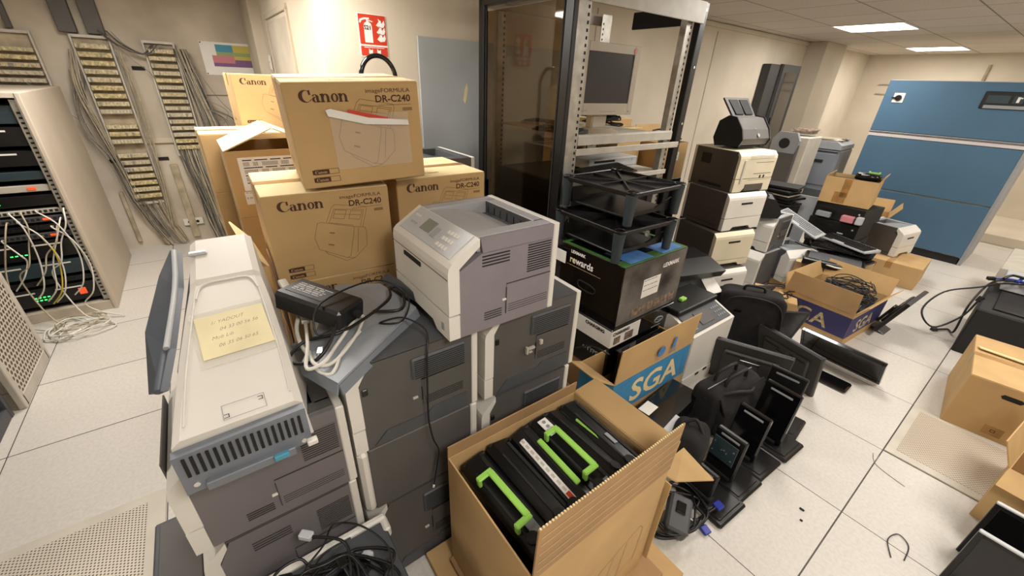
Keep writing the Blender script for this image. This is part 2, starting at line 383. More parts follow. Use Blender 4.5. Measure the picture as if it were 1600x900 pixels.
def printer(name, label, loc, rz=0, w=.38, d=.39, h=.30, front='white_plastic', side='dark_plastic', deck='deck_grey', sides=(1,),
            vents='raised', recess=True, panel=False, tray=.09, chx=.06, chz=.045, fs=.035, rs=.022, group=None, cat='printer', rear='white_plastic', slot=True, tilt=(0,0)):
    t = thing(name, label, cat, loc, (tilt[0], tilt[1], rz), group)
    hd = h-.045 if recess else h-.004
    y0 = -d/2
    b = MB(); b.prism([(y0+fs,.004),(d/2-rs,.004),(d/2-rs,hd),(y0+chx+.01,hd),(y0+fs,h-chz-.03)], -w/2+.003, w/2-.003)
    b.box((0,0,.004),(w-.06,d-.08,.008), 0)
    if recess:
        for s_ in (-1,1): b.prism([(y0+chx+.012,hd-.001),(d/2-rs,hd-.001),(d/2-rs,h-.002),(y0+chx+.004,h-.002)], min(s_*(w/2-.003),s_*(w/2-.016)), max(s_*(w/2-.003),s_*(w/2-.016)))
    b.build('body', side, t)
    b = MB(); b.prism([(y0,tray+.003),(y0+fs,tray+.003),(y0+fs,h-chz-.02),(y0+chx,h-.022),(y0+chx,h),(y0+.014,h-chz),(y0+.003,h-chz-.012),(y0,h-chz-.03)], -w/2, w/2)
    fc = b.build('front_cover', front, t)
    if slot:
        b = MB(); b.box((-.04 if panel else 0,y0-.001,h-chz-.062),(.12,.006,.015), .002); b.build('cover_handle', 'slot', fc)
        if panel:
            b = MB(); b.box((0,y0-.0002,h-chz-.046),(w-.004,.002,.0015)); b.build('cover_seam', 'groove', fc); b = MB(); b.box((w*.40,y0-.002,.04),(.016,.003,.024), .001); b.build('tray_mark', 'mid_grey', fc)
    b = MB(); b.prism([(-w/2,.006),(-.11,.006),(-.085,.03),(.085,.03),(.11,.006),(w/2,.006),(w/2,tray-.002),(-w/2,tray-.002)], y0-.001, y0+fs-.001, 'y')
    b.build('paper_tray', front, t)
    b = MB(); b.box((0,d/2-rs/2,h/2+.002),(w,rs,h-.004), .003); b.build('rear_cover', rear, t)
    if recess:
        q_ = h-hd; b = MB(); z = (hd+h)/2; q = h-hd
        for s in (-1,1): b.box((s*(w/2-.0375),.0+chx/2-rs/2,z),(.043,d-chx-rs,q), .002)
        b.box((0,d/2-rs-.02,z),(w-.1,.04,q), .002)
        b.prism([(y0+chx,hd),(y0+d*.80,hd+.002),(y0+d*.66,h-.026),(y0+d*.5,h-.012),(y0+chx,h-.003)], -w/2+.055, w/2-.055)
        b.build('output_deck', deck, t)
        b = MB(); b.box((0,d*.36,hd+.001),(w-.115,d*.16,.003), 0); b.box((0,d/2-rs-.0415,hd+q_/2),(w-.115,.003,q_-.004), 0); 
        for i in range(7): b.box((-w*.3+i*w*.1,d/2-rs-.041,hd+.018),(.004,.004,.026), 0)
        b.build('output_slot', 'dark_cool', t)
    else:
        b = MB(); b.prism([(y0+chx,h-.006),(d/2-rs,h-.006),(d/2-rs,h-.001),(y0+chx,h)], -w/2+.003, w/2-.003); b.build('top_cover', deck, t)
    if panel:
        a = math.atan2(chz, chx-.014); Mp = T(0,y0+(chx+.014)/2,h-chz/2+.0015) @ R(a,0,0); L = math.hypot(chz, chx-.014)
        b = MB(Mp); b.box((0,0,0),(w-.05,L-.008,.004), .001); cp = b.build('control_panel', 'grey_plastic' if deck != 'deck_grey' else 'silver', t)
        b = MB(Mp); b.box((-.035,.004,.003),(.062,L*.42,.003), .0008); b.build('display', 'lcd', cp)
        b = MB(Mp)
        for i in range(4):
            for j in range(3): b.box((.068+i*.017,-L*.28+j*L*.24,.003),(.010,L*.13,.004), .001)
        b.build('keypad', 'white_plastic', cp)
        b = MB(Mp); b.box((.022,-.004,.003),(.034,L*.36,.004), .002); b.box((-.13,.016,.003),(.035,.01,.002), .001, 1)
        for i in range(3): b.cyl((-.13+i*.015,-.012,.003),.0045,.003,'z',10)
        b.build('menu_buttons', ['deck_grey','white_plastic'], cp)
    for s in sides:
        X = s*(w/2-.003); S = lambda b_, y, z, dy, dz, th=.004, bv=.001, m=0: b_.box((X,y,z),(th,dy,dz), bv, m)
        if vents == 'raised':
            b = MB(); S(b, d*.17, h*.76, d*.44, h*.24, .016, .005)
            for i in range(9): S(b, d*.17, h*(.66+.024*i), d*.40, .0016, .019, 0, 1)
            b.build('vent_panel', [side if side != 'dark_plastic' else 'dark_cool', 'slot'], t)
            b = MB(); S(b, d*.2, h*.45, d*.36, h*.32, .006, .002); S(b, d*.02, h*.44, .002, h*.16, .008, 0, 1); S(b, d*.2,h*.612,d*.36,.002,.008,0,1)
            b.build('side_door', [side, 'slot'], t)
            b = MB(); S(b, -.015, h*.42, .016, .007, .012); b.build('latch', 'metal_light', t)
            b = MB(); S(b, y0+fs+.014, h*.70, .016, .024, .01, .003); b.build('cover_button', 'black_plastic', t)
            b = MB(); b.prism([(y0+fs+.02,.012),(d/2-rs-.02,.012),(d/2-rs-.02,h*.22),(d*.1,h*.22),(d*.06,h*.17),(y0+fs+.06,h*.17)], X-.005, X+.005)
            for i in range(5): S(b, d*.2, h*(.3+.022*i), d*.32, .0013, .009, 0, 1)
            b.build('lower_side_panel', [side if side != 'dark_plastic' else 'dark_cool', 'slot'], t)
        elif vents == 'slots':
            b = MB(); 
            for i in range(12): S(b, d*.31, h*(.54+.026*i), d*.23, .0024, .005, 0)
            gm = 'groove' if side == 'grey_plastic' else 'slot'; b.build('vent_slots', gm, t); b = MB()
            for i in range(4): S(b, -d*.1, h*(.72+.032*i), d*.24, .0026, .005, 0)
            b.build('vent_slots', gm, t)
            b = MB(); S(b, d*.22, h*.30, d*.44, h*.33, .005, .001); b.build('side_door', side, t)
            b = MB(); S(b, d*.22, h*.468, d*.44, .0018, .007, 0); S(b, 0, h*.28, .002, h*.30, .007, 0)
            for i in range(4): S(b, d*.22, h*(.15+.026*i), d*.4, .0018, .007, 0); S(b, -d*.12, h*(.13+.026*i), d*.16, .0018, .006, 0)
            b.build('side_grooves', 'groove', t)
            b = MB(); S(b, -.008, h*.30, .014, .007, .01); b.build('latch', 'white_plastic', t)
        elif vents == 'plain':
            b = MB(); S(b, 0, h*.12, d*.7, .002, .007, 0, 0); b.build('side_groove', 'slot', t)
        elif vents == 'far':
            b = MB(); S(b, d*.2, h*.72, d*.2, h*.25, .006, 0); b.build('vent_grille', 'slot', t); b = MB(); S(b, 0, h*.1, d*.5, .018, .006, 0); b.build('grip_recess', 'slot', t)
    return t

def put(root, n, lo, mt, parts):   # small helper: a part made of boxes [(c, d, bevel)]
    b = MB()
    for c, d, bv in parts: b.box(c, d, bv)
    return b.build(n, mt, root)

def carton(name, label, loc, rz=0, w=.4, d=.4, h=.3, mtl='cardboard', open_=False, flaps=None, group=None, cat='box', top=None, tape='y', tilt=(0,0), inner='cardboard_brown'):
    """origin at the centre of its base. flaps: {side: (angle from upright, length)}"""
    t = thing(name, label, cat, loc, (tilt[0], tilt[1], rz), group); q = .005
    b = MB()
    if not open_:
        b.box((0,0,h/2),(w,d,h), .003); b.build('box_body', mtl, t)
        b = MB(); tp = top or 'cardboard_pale_lit'  # default top paler than the sides: light from above put into the colour
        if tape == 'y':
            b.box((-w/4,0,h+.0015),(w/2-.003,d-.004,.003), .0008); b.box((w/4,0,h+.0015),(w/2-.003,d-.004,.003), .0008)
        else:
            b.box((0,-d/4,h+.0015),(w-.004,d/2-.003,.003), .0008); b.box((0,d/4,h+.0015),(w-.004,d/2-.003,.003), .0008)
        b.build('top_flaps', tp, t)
        b = MB(); sx, sy = ((.05,d) if tape == 'y' else (w,.05)); b.box((0,0,h+.0034),(sx,sy,.0006), 0)
        if tape == 'y':
            for s in (-1,1): b.box((0,s*(d/2+.0003),h-.03),(.05,.0006,.06), 0)
        else:
            for s in (-1,1): b.box((s*(w/2+.0003),0,h-.03),(.0006,.05,.06), 0)
        b.build('tape_strip', 'tape', t)
    else:
        for s in (-1,1):
            b.box((s*(w/2-q/2),0,h/2),(q,d,h), 0); b.box((0,s*(d/2-q/2),h/2),(w-2*q,q,h), 0)
        b.box((0,0,q/2),(w-2*q,d-2*q,q), 0); b.build('box_body', mtl, t)
        for side, fl in (flaps or {}).items():
            a, L = fl[0], fl[1]; tp = fl[2] if len(fl) > 2 else .0; fm = fl[3] if len(fl) > 3 else mtl
            a = math.radians(a); n = {'+x':(1,0),'-x':(-1,0),'+y':(0,1),'-y':(0,-1)}[side]; u = (-n[1], n[0])
            half = (d if n[0] else w)/2; off = (w if n[0] else d)/2
            P = []
            for k, l in ((-1,0),(1,0),(1-tp,1),(-1+tp,1)):
                P.append((n[0]*(off+l*L*math.sin(a))+u[0]*k*half, n[1]*(off+l*L*math.sin(a))+u[1]*k*half, h+l*L*math.cos(a)))
            MB().sheet(P, q).build('flap', fm, t)
    return t

def line_art(b, w_, h, ox=0, oy=0, k=1, m=0, lw=.0016):
    """the outline drawing of a sheet-fed scanner, u,v in 0..1 of the face (u from left)"""
    def L(pl, closed=True, c=1): b.lines([((ox+p[0]*k-.5)*w_, (oy+p[1]*k)*h) for p in pl], lw*c, m=m, closed=closed)
    L([(.33,.50),(.37,.66),(.40,.67),(.655,.57),(.665,.55),(.60,.22),(.57,.20),(.35,.36)])
    L([(.66,.57),(.755,.545),(.765,.50),(.755,.32),(.64,.185),(.57,.20),(.60,.22)], False)
    L([(.70,.55),(.665,.25)], False)
    L([(.445,.665),(.50,.82),(.53,.85),(.78,.79),(.79,.76),(.74,.555)], False); L([(.47,.665),(.52,.80),(.765,.755),(.72,.57)], False)
    L([(.50,.70),(.53,.79),(.62,.77),(.59,.675)]); L([(.63,.67),(.655,.76),(.75,.74),(.72,.645)]); L([(.515,.745),(.735,.695)], False)
    L([(.395,.33),(.41,.295),(.56,.165),(.64,.185)], False); L([(.46,.655),(.66,.585)], False)
    b.lines([((ox+.46*k-.5)*w_,(oy+.535*k)*h),((ox+.49*k-.5)*w_,(oy+.525*k)*h)], .003*1.5, m=m); b.lines([((ox+.435*k-.5)*w_,(oy+.40*k)*h),((ox+.47*k-.5)*w_,(oy+.385*k)*h)], .005, m=m)

def canon_print(t, w, d, h, f='+x', full=True):
    F = face(w, d, h, f); L = d if f in ('+x','-x') else w
    b = MB(F); logo_word(b, .034, -.40*L, .83*h); b.build('printed_logo', 'ink_brown', t)
    b = MB(F); line_art(b, L, h); b.build('printed_drawing', 'ink_soft', t)
    if full:
        text('imageFORMULA', .0165, 'ink_brown', t, F @ T(.43*L,.905*h,0), 'printed_text', 'RIGHT', sx=1.25)
        text('DR-C240', .028, 'ink_brown', t, F @ T(.43*L,.815*h,0), 'printed_text', 'RIGHT', .0006, sx=1.05)
        b = MB(F); b.lines([(.17*L,.785*h),(.43*L,.785*h)], .0018); b.lines([(.37*L,.74*h),(.425*L,.74*h)], .010); b.build('printed_rule', 'ink_soft', t)
    b = MB(F)
    for v in (.165,.085):
        b.lines([(-.40*L,v*h),(-.31*L,v*h)], .014, m=0); b.lines([(-.40*L,v*h-.008),(-.22*L,v*h-.008),(-.22*L,v*h+.008),(-.40*L,v*h+.008)], .0012, m=0, closed=True)
    b.build('printed_badge', 'ink_brown', t)
    for v in (.165,.085): 
        b = MB(F); logo_word(b, .009, -.40*L, v*h-.0045, M1=T(0,0,.0006)); b.build('badge_lettering', 'cardboard', t)

def monitor(name, label, loc, rot=(0,0,0), w=.45, h=.29, t=.035, frame='black_plastic', scr='screen_dark', back='monitor_back', stand=None, group=None, bez=.018, rim=None, cat='monitor', vesa=True):
    """panel upright in x-z, screen towards -y, origin at bottom centre of panel; stand = (neck length, base w, base d)"""
    o = thing(name, label, cat, loc, rot, group)
    b = MB(); bz = bez
    b.box((-w/2+bz/2,0,h/2),(bz,t*.5,h), .002); b.box((w/2-bz/2,0,h/2),(bz,t*.5,h), .002)
    b.box((0,0,h-bz/2),(w-2*bz+.001,t*.5,bz), .002); b.box((0,0,bz*.7),(w-2*bz+.001,t*.5,bz*1.4), .002)
    b.build('bezel', rim or frame, o)
    MB().box((0,.0,h/2),(w-2*bz,t*.34,h-2*bz)).build('screen', scr, o)
    b = MB(); b.box((0,t*.32,h/2),(w-.004,t*.3,h-.004), .004); b.box((0,t*.62,h*.5),(w*.72,t*.5,h*.62), .01)
    sh = b.build('back_shell', back, o)
    if vesa:
        b = MB(); b.box((0,t*.9,h*.5),(.11,.006,.11), .002); b.build('mount_plate', 'black_gloss', sh)
        for s in (-1,1): MB().box((s*w*.2,t*.875,h*.74),(w*.24,.004,.010), .001).build('vent_slot', 'slot', sh)
    if stand:
        n_, bw, bd = stand
        MB().box((0,t*.9+.012,h*.3-n_/2+.01),(.06,.02,h*.4+n_), .004).build('stand_neck', frame, o)
        MB().box((0,t*.6,-n_+.006),(bw,bd,.012), .004).build('stand_base', frame, o)
    return o

def keyboard(name, label, loc, rot=(0,0,0), w=.44, d=.15, mb='black_plastic', mk='black_matt', group=None):
    o = thing(name, label, 'keyboard', loc, rot, group)
    b = MB(); b.prism([(-d/2,0),(d/2,0),(d/2,.022),(-d/2,.012)], -w/2, w/2); b.build('case', mb, o)
    b = MB()
    for j in range(5):
        y = -d/2+.018+j*(d-.03)/5
        n = 18
        for i in range(n):
            if j == 0 and 4 < i < 10: continue
            b.box((-w/2+.018+i*(w-.03)/n,y+.008,.016+.010*j/5),((w-.03)/n*.82,(d-.03)/5*.8,.008), 0)
    b.build('keys', mk, o)
    return o

def pc_case(name, label, loc, rot=(0,0,0), w=.34, d=.38, h=.1, body='black_matt', front='black_plastic', group=None, cat='computer', detail=True):
    """desktop case lying flat; front towards -y"""
    o = thing(name, label, cat, loc, rot, group)
    MB().box((0,.008,h/2),(w,d-.016,h), .003).build('case', body, o)
    b = MB(); b.box((0,-d/2+.008,h/2),(w,.018,h), .005); f = b.build('front_panel', front, o)
    if detail:
        b = MB(); b.box((-w*.2,-d/2-.001,h*.72),(w*.42,.003,.014), .001); b.build('drive_slot', 'slot', f)
        MB().cyl((w*.4,-d/2-.001,h*.7),.008,.005,'y',14).build('power_button', 'silver', f); MB().box((w*.2,-d/2-.001,h*.35),(.05,.003,.012), .001).build('port_strip', 'silver', f)
    return o

def stand_slab(name, label, loc, rot, w=.17, h=.27, group=None, plate=False, slab='black_plastic', lean=.04):
    """small-monitor pedestal: square foot, hinge, tall slab; slab faces -y"""
    o = thing(name, label, 'monitor stand', loc, rot, group)
    b = MB(); b.box((.035,.065,.011),(.23,.20,.022), .008); b.box((.035,.065,.024),(.19,.16,.006), .003); b.build('foot', 'black_plastic', o)
    b = MB(); b.cyl((0,.03,.035),.018,.12,'x',14); b.build('hinge', 'black_matt', o)
    Ms = T(0,.03,.03) @ R(-lean,0,0)
    b = MB(Ms); b.box((0,0,h/2),(w,.026,h), .006); b.box((0,.016,h*.5),(w*.8,.014,h*.75), .005); sl = b.build('slab', slab, o)
    b = MB(Ms); b.box((0,-.0135,h*.9),(w*.62,.004,.012), .002); b.build('grip_slot', 'mid_grey', sl)
    if plate:
        b = MB(Ms); b.box((-.004,-.03,h*.62),(w*.82,.004,h*.48), .002); pl = b.build('mounting_plate', 'teal_dark', o)
        b = MB(Ms)
        for x, z in ((-.05,.72),(-.05,.5),(.04,.72),(.04,.5),(-.012,.62),(0,.64),(.012,.6)): b.cyl((x,-.0325,h*z),.0045,.003,'y',8)
        b.build('screws', 'metal_bright', pl)
    return o

def loose_cable(name, label, pts, r=.003, m='cable_black', plug=None, group=None, cat='cable', sub=6, n=6, plug_size=(.022,.03,.012), pm='black_plastic', kind=None):
    b = MB(); b.tube(pts, r, n, sub=sub)
    if plug is None:
        o = b.build(name, m); return tag(o, label, cat, group, kind)
    o = b.build(name, m); tag(o, label, cat, group, kind)
    a = Vector(pts[-1]); dr = (a-Vector(pts[-2])).normalized(); q = dr.to_track_quat('Y','Z').to_matrix().to_4x4()
    k = MB(T(*a) @ q); k.box((0,plug_size[1]/2,0),plug_size, .003); k.build('plug', pm, o)
    return o
def coil_pts(c, rx, ry, turns, z0, z1, seed, jit=.012, n=10, rot=0):
    rnd = random.Random(seed); P = []
    for i in range(int(turns*n)+1):
        a = 2*math.pi*i/n+rot; k = 1+rnd.uniform(-.2,.2)
        P.append((c[0]+rx*k*math.cos(a)+rnd.uniform(-jit,jit), c[1]+ry*k*math.sin(a)+rnd.uniform(-jit,jit), z0+(z1-z0)*i/(turns*n)+rnd.uniform(0,jit)*.7))
    return P
def label_sheet(parent, F, u, v, w_, h_, bars=True, name='paper_label', mt='paper', lines_=4, seed=1, ink='ink_black'):
    b = MB(F); b.box((u,v,.0006),(w_,h_,.0012), 0); p = b.build(name, mt, parent)
    rnd = random.Random(seed); b = MB(F @ T(0,0,.0008))
    for i in range(lines_):
        y = v+h_*(.42-.8*i/max(1,lines_)); x = u-w_*.44
        while x < u+w_*.3:
            l = rnd.uniform(.06,.22)*w_
            if bars and i % 2 == 1:
                k = 0
                while k < l: b.lines([(x+k,y-h_*.055),(x+k,y+h_*.055)], .0016); k += .0042
            else: b.lines([(x,y),(x+l,y)], h_*.03)
            x += l+w_*.05
    b.build('printed_lines', ink, p)
    return p

# ================= THE ROOM =================
def slab(name, c, d, m): return struct(MB().box(c, d).build(name, m))
slab('floor', (-1.5,3,-.05), (9,14,.1), 'floor_tiles')
slab('ceiling', (-1.5,3.5,2.35), (9,15,.1), 'ceiling_tiles')
slab('wall_left', (-5.35,-1.6,1.15), (.1,4.6,2.3), 'wall_dusty')
b = MB(); b.box((-4.1,.75,1.15),(2.4,.1,2.3)); struct(b.build('wall_back_left', 'wall'))
slab('wall_back', (-2.85,4.175,1.15), (.1,6.95,2.3), 'wall')
slab('wall_far', (-.4,9.65,1.15), (5.2,.1,2.3), 'wall')
slab('wall_far_left', (-2.85,8.7,1.15), (.1,1.9,2.3), 'wall')
slab('wall_right', (2.05,3.2,1.15), (.1,13,2.3), 'wall')
slab('wall_rear', (-1.7,-3.35,1.15), (7.5,.1,2.3), 'wall')
b = MB(); b.box((-2.68,7.4,1.15),(.24,.7,2.3), .004); struct(b.build('wall_pillar', 'pillar'))
b = MB(); b.box((.75,8.85,.06),(2.5,1.5,.12), .004); struct(b.build('trim_1', 'wall'))
b = MB(); b.box((-1.9,9.585,1.86),(1.2,.03,.012)); b.box((-1.9,9.585,1.72),(1.2,.03,.012)); b.box((-.35,9.585,1.86),(1.9,.03,.012)); b.box((-1.29,9.585,1.98),(.03,.03,.34)); struct(b.build('trim_2', 'wood_dirty'))
b = MB(); b.box((-2.79,4.3,2.27),(.02,6.0,.04)); struct(b.build('trim_3', 'wall'))
for i, y in enumerate((2.9, 4.75)):
    b = MB(); b.box((-2.797,y,1.12),(.006,.012,2.2)); struct(b.build('trim_%d' % (4+i), 'wall_dusty'))
# grey panel door in the short wall
d = struct(MB().box((-4.02,.695,1.0),(.85,.012,2.0), .003).build('door_1', 'wall_dusty'))
b = MB(); 
for x in (-4.46,-3.58): b.box((x,.693,1.02),(.035,.02,2.04), .002)
b.box((-4.02,.693,2.05),(.915,.02,.035), .002); b.build('door_frame', 'pillar', d)
struct(MB().box((-4.95,.655,1.15),(.5,.09,2.3), .002).build('trim_6', 'wall_dusty'))

# ceiling lamps
def ceiling_lamp(x, y, pw, label):
    t = thing('ceiling_light', label, 'ceiling light', (x,y,2.3), (0,0,0), 'square ceiling lights')
    b = MB()
    for s in (-1,1): b.box((s*.292,0,-.004),(.016,.6,.012)); b.box((0,s*.292,-.004),(.568,.016,.012))
    b.build('light_frame', 'lamp_rim', t); MB().box((0,0,-.004),(.568,.568,.006)).build('diffuser', 'diffuser', t)
    l = bpy.data.lights.new('lamp', 'AREA'); l.energy = pw; l.color = LAMP_COL; l.size = .56; l.shape = 'SQUARE'
    lo = bpy.data.objects.new('lamp', l); lo.location = (0,0,-.02); lo.parent = t; C.objects.link(lo)
LL = ['square ceiling light panel over the aisle, nearest in view','long ceiling light panel farther off by the far wall']
for i, (x, y, pw) in enumerate(LAMPS):
    ceiling_lamp(x, y, pw, LL[i] if i < 2 else 'square ceiling light outside the frame, %s' % ['','','third along the aisle','above the nearest boxes','right row nearest','right row middle','right row far','by the server cabinet','behind the viewpoint','far right corner'][i])

# perforated floor tiles
t = tag(MB().box((0,0,.0035),(.594,.594,.007), .001).build('perforated_floor_tile', 'white_plastic_old', None, (-1.511,-.78,0)), 'perforated floor tile at bottom left beside the grey printers', 'floor tile', 'perforated floor tiles')
t.data.materials[0] = M['grey_beige']; MB().box((0,0,.0076),(.50,.47,.001)).build('perforated_plate', 'perforated_floor', t)
t2 = t.copy(); C.objects.link(t2); t2.location = (.289,2.8206,0); t2['label'] = 'perforated floor tile in the right aisle in front of the brown carton'
k = MB().box((0,0,.0076),(.52,.49,.001)).build('perforated_plate', 'perforated_fine', t2)

# ================= LEFT WALL =================
def wiring_rack(label, y0, y1, z0, z1, rows, seed, x=-5.3):
    rnd = random.Random(seed); t = thing('wiring_rack', label, 'cable rack', (x+.03,(y0+y1)/2,z0), (0,0,0), 'wall wiring racks'); W_ = y1-y0; H_ = z1-z0
    for s in (-1,1):
        MB().box((.03,s*(W_/2-.008),H_/2),(.05,.014,H_), .002).build('rail', 'metal_light', t)
    MB().box((.03,0,H_-.01),(.05,W_-.03,.02)).build('cross_bar', 'metal_light', t); MB().box((.03,0,.01),(.05,W_-.03,.02)).build('cross_bar', 'metal_light', t)
    MB().box((.008,0,H_/2),(.006,W_-.02,H_-.02)).build('back_plate', 'wood_dirty', t)
    for i in range(rows):
        z = H_-.05-(H_-.1)*(i+.5)/rows; hh = (H_-.1)/rows
        if rnd.random() < .15: continue
        b = MB(); b.box((.06,0,z),(.05,W_-.04,hh*.6), .003)
        for j in range(8): b.box((.088,-W_/2+.03+(W_-.06)*(j+.5)/8,z),(.012,(W_-.06)/8*.6,hh*.45), .001, 1 if rnd.random() < .93 else 2)
        b.build('terminal_block', [rnd.choice(['ivory','ivory','ivory_light','cable_beige']), rnd.choice(['ivory_light','ivory']), 'cable_grey'], t)
    return t
wiring_rack('leftmost wall wiring rack with pale terminal strips, above the server cabinet', -1.25, -.86, 1.38, 1.86, 7, 1)
wiring_rack('tall middle wall wiring rack with ivory terminal blocks and hanging wires', -.65, -.40, .45, 1.86, 21, 2)
wiring_rack('right-hand wall wiring rack with ivory blocks over thick cable bundle', -.2, .03, .88, 1.85, 15, 3)
def bundle(name, label, segs, n, spread, r, mats, seed, group=None, cat='cables'):
    rnd = random.Random(seed); b = MB()
    for i in range(n):
        a = rnd.uniform(-spread, spread); c = rnd.uniform(-.012, .02); ph = rnd.uniform(0, 6)
        P = [(p[0]+c+.012*math.sin(ph+k), p[1]+a*(p[3] if len(p) > 3 else 1)+.01*math.sin(ph*2+k*1.7), p[2]) for k, p in enumerate(segs)]
        b.tube(P, r*rnd.uniform(.7,1.3), 5, m=i % len(mats), sub=4)
    o = b.build(name, mats); return tag(o, label, cat, group, 'stuff')
bundle('cable_bundle', 'thick bundle of grey cables running down to the floor below right rack', [(-5.22,-.08,.98),(-5.21,-.07,.75),(-5.22,-.04,.5),(-5.22,-.02,.25),(-5.2,0,.03)], 46, .10, .006, ['cable_grey','cable_beige','dark_plastic','cable_grey'], 1)
bundle('cable_bundle', 'loose grey cables hanging on the right side of the right rack', [(-5.2,.06,1.8),(-5.2,.1,1.45,1.2),(-5.18,.14,1.1,1.6),(-5.2,.15,.75,1.5),(-5.2,.14,.4,1),(-5.2,.13,.03,.8)], 26, .045, .004, ['cable_grey','cable_beige','dark_plastic'], 2)
bundle('cable_bundle', 'wires looping across the wall between the two wiring racks', [(-5.21,-.42,1.9),(-5.18,-.34,1.8),(-5.17,-.2,1.74),(-5.2,-.1,1.82)], 7, .05, .004, ['dark_plastic','cable_grey'], 3)
bundle('cable_bundle', 'wires tangled left of the middle wiring rack', [(-5.21,-.68,1.6),(-5.2,-.74,1.3),(-5.2,-.72,1.1,1.8),(-5.2,-.66,.85),(-5.2,-.62,.5),(-5.2,-.5,.1)], 8, .04, .0035, ['dark_plastic','cable_grey'], 4)
bundle('cable_bundle', 'old pale cables fanned out on wall below middle rack', [(-5.23,-.52,.48),(-5.23,-.50,.3),(-5.23,-.46,.15),(-5.22,-.42,.02)], 22, .10, .004, ['cable_beige','cable_grey','wood_dirty'], 5)
bundle('cable_bundle', 'dusty wires bulging down the left edge of middle wiring rack', [(-5.2,-.66,1.75),(-5.16,-.70,1.45,1.3),(-5.18,-.66,1.1),(-5.19,-.63,.8),(-5.2,-.6,.5)], 10, .02, .003, ['cable_grey','wood_dirty','cable_beige'], 21)
bundle('cable_bundle', 'dusty wires along right edge of middle wiring rack', [(-5.2,-.37,1.75),(-5.18,-.36,1.4),(-5.18,-.37,1.1,1.5),(-5.19,-.38,.8),(-5.2,-.40,.5),(-5.2,-.42,.2)], 10, .02, .003, ['cable_beige','wood_dirty','cable_grey'], 22)
bundle('cable_bundle', 'curled wires looping beside the right wiring rack at mid height', [(-5.19,.16,1.3),(-5.14,.30,1.22,1.5),(-5.14,.34,1.08,2),(-5.15,.22,.98,1.5),(-5.18,.16,.85)], 8, .03, .003, ['cable_grey','dark_plastic'], 23)
b = MB()
b.tube([(-5.2,-.4,1.84),(-5.17,-.3,1.7),(-5.17,-.22,1.62),(-5.2,-.18,1.55)], .003, 5); b.tube([(-5.2,.1,1.75),(-5.16,.25,1.4),(-5.17,.4,1.2),(-5.18,.5,1.05)], .003, 5)
b.tube([(-5.2,.12,1.4),(-5.16,.3,1.28),(-5.15,.22,1.12),(-5.16,.34,1.0),(-5.18,.2,.9)], .003, 5); b.tube([(-5.2,-.75,1.18),(-5.16,-.85,1.3),(-5.17,-.95,1.45),(-5.18,-1.0,1.5)], .003, 5)
tag(b.build('stray_wire', 'cable_grey'), 'few single dark wires crossing the left wall between racks', 'wire', None, 'stuff')
for i, (y, z, l) in enumerate([(-.28,1.63,.09),(.09,1.63,.07),(-.13,.9,.08),(-.68,.85,.07),(-.55,.85,.06),(-.32,.85,.08),(-.96,1.35,.08)]):
    tag(MB().box((-5.294,y,z),(.012,l,.03), .002).build('wall_bracket', 'slot'), 'small dark slotted bracket on the dusty left wall behind the wiring', 'bracket', 'slotted wall brackets')
t = thing('duct_pair', 'two dark cable ducts coming down the wall above the middle wiring rack', 'cable duct', (-5.3,-.6,1.87))
for y in (-.07,.10): MB().box((.05,y+.03,.21),(.08,.11,.42), .004).build('duct', 'dark_plastic', t)
MB().box((.06,-.36,.2),(.05,.03,.4), .003).build('side_duct', 'dark_plastic', t)
t = thing('wall_poster', 'white paper chart with coloured blocks pinned on the left wall', 'poster', (-5.297,.43,1.6))
MB().box((0,0,.14),(.003,.42,.28)).build('sheet', 'paper', t)
rnd = random.Random(4); rowsm = ['tab_blue','tab_blue','tab_green','tab_pink','tab_pink','tab_violet']
for i, mm in enumerate(rowsm):
    b = MB(); y0 = -.09+.0*i if i < 3 else -.13; b.box((.0025,(y0+.05)/2+.0,.245-.031*i),(.001,.05-y0,.031)); b.box((.0025,.12,.245-.031*i),(.001,.14,.031), 0, 1)
    b.build('colour_block', [mm, ['tab_yellow','tab_yellow','tab_green','tab_yellow','tab_violet','tab_violet'][i]], t)
for y, z in ((-.2,.27),(.2,.27),(-.2,.01),(.2,.01)): MB().cyl((.003,y,z),.006,.004,'x',8).build('pin', 'slot', t)
t = thing('wall_outlet', 'white double socket near the floor on left wall', 'socket', (-5.3,-.25,.17)); MB().box((.012,0,.035),(.024,.17,.07), .004).build('socket_plate', 'white_plastic', t)
b = MB(); b.cyl((.026,-.035,.035),.014,.004,'x',12); b.cyl((.026,.035,.035),.014,.004,'x',12); b.build('socket_holes', 'slot', t)
t = tag(MB().box((-5.28,-.26,.42),(.03,.06,.75), .003).build('wooden_batten', 'wood_dirty'), 'pale wooden batten standing on left wall below the racks', 'batten')
tag(MB().box((-5.28,-.72,.32),(.03,.03,.5), .003, M1=None).build('wooden_batten', 'wood_dirty'), 'thin wooden batten on left wall near the server cabinet', 'batten')
tag(MB().box((-5.285,.33,1.43),(.02,.5,.012)).build('cable_conduit', 'pillar'), 'upper thin conduit across the left wall under the chart', 'conduit')
tag(MB().box((-5.285,-.35,1.02),(.03,.45,.05), .003).build('cable_conduit', 'pillar'), 'pale horizontal trunking between the two wiring racks', 'conduit')
t = thing('light_switch', 'white double light switch beside the panel door', 'switch', (-4.58,.69,1.66)); MB().box((0,-.006,.06),(.05,.012,.12), .003).build('switch_plate', 'white_plastic', t)
b = MB(); b.box((0,-.014,.09),(.03,.004,.045), .002); b.box((0,-.014,.035),(.03,.004,.045), .002); b.build('rocker', 'paper', t)

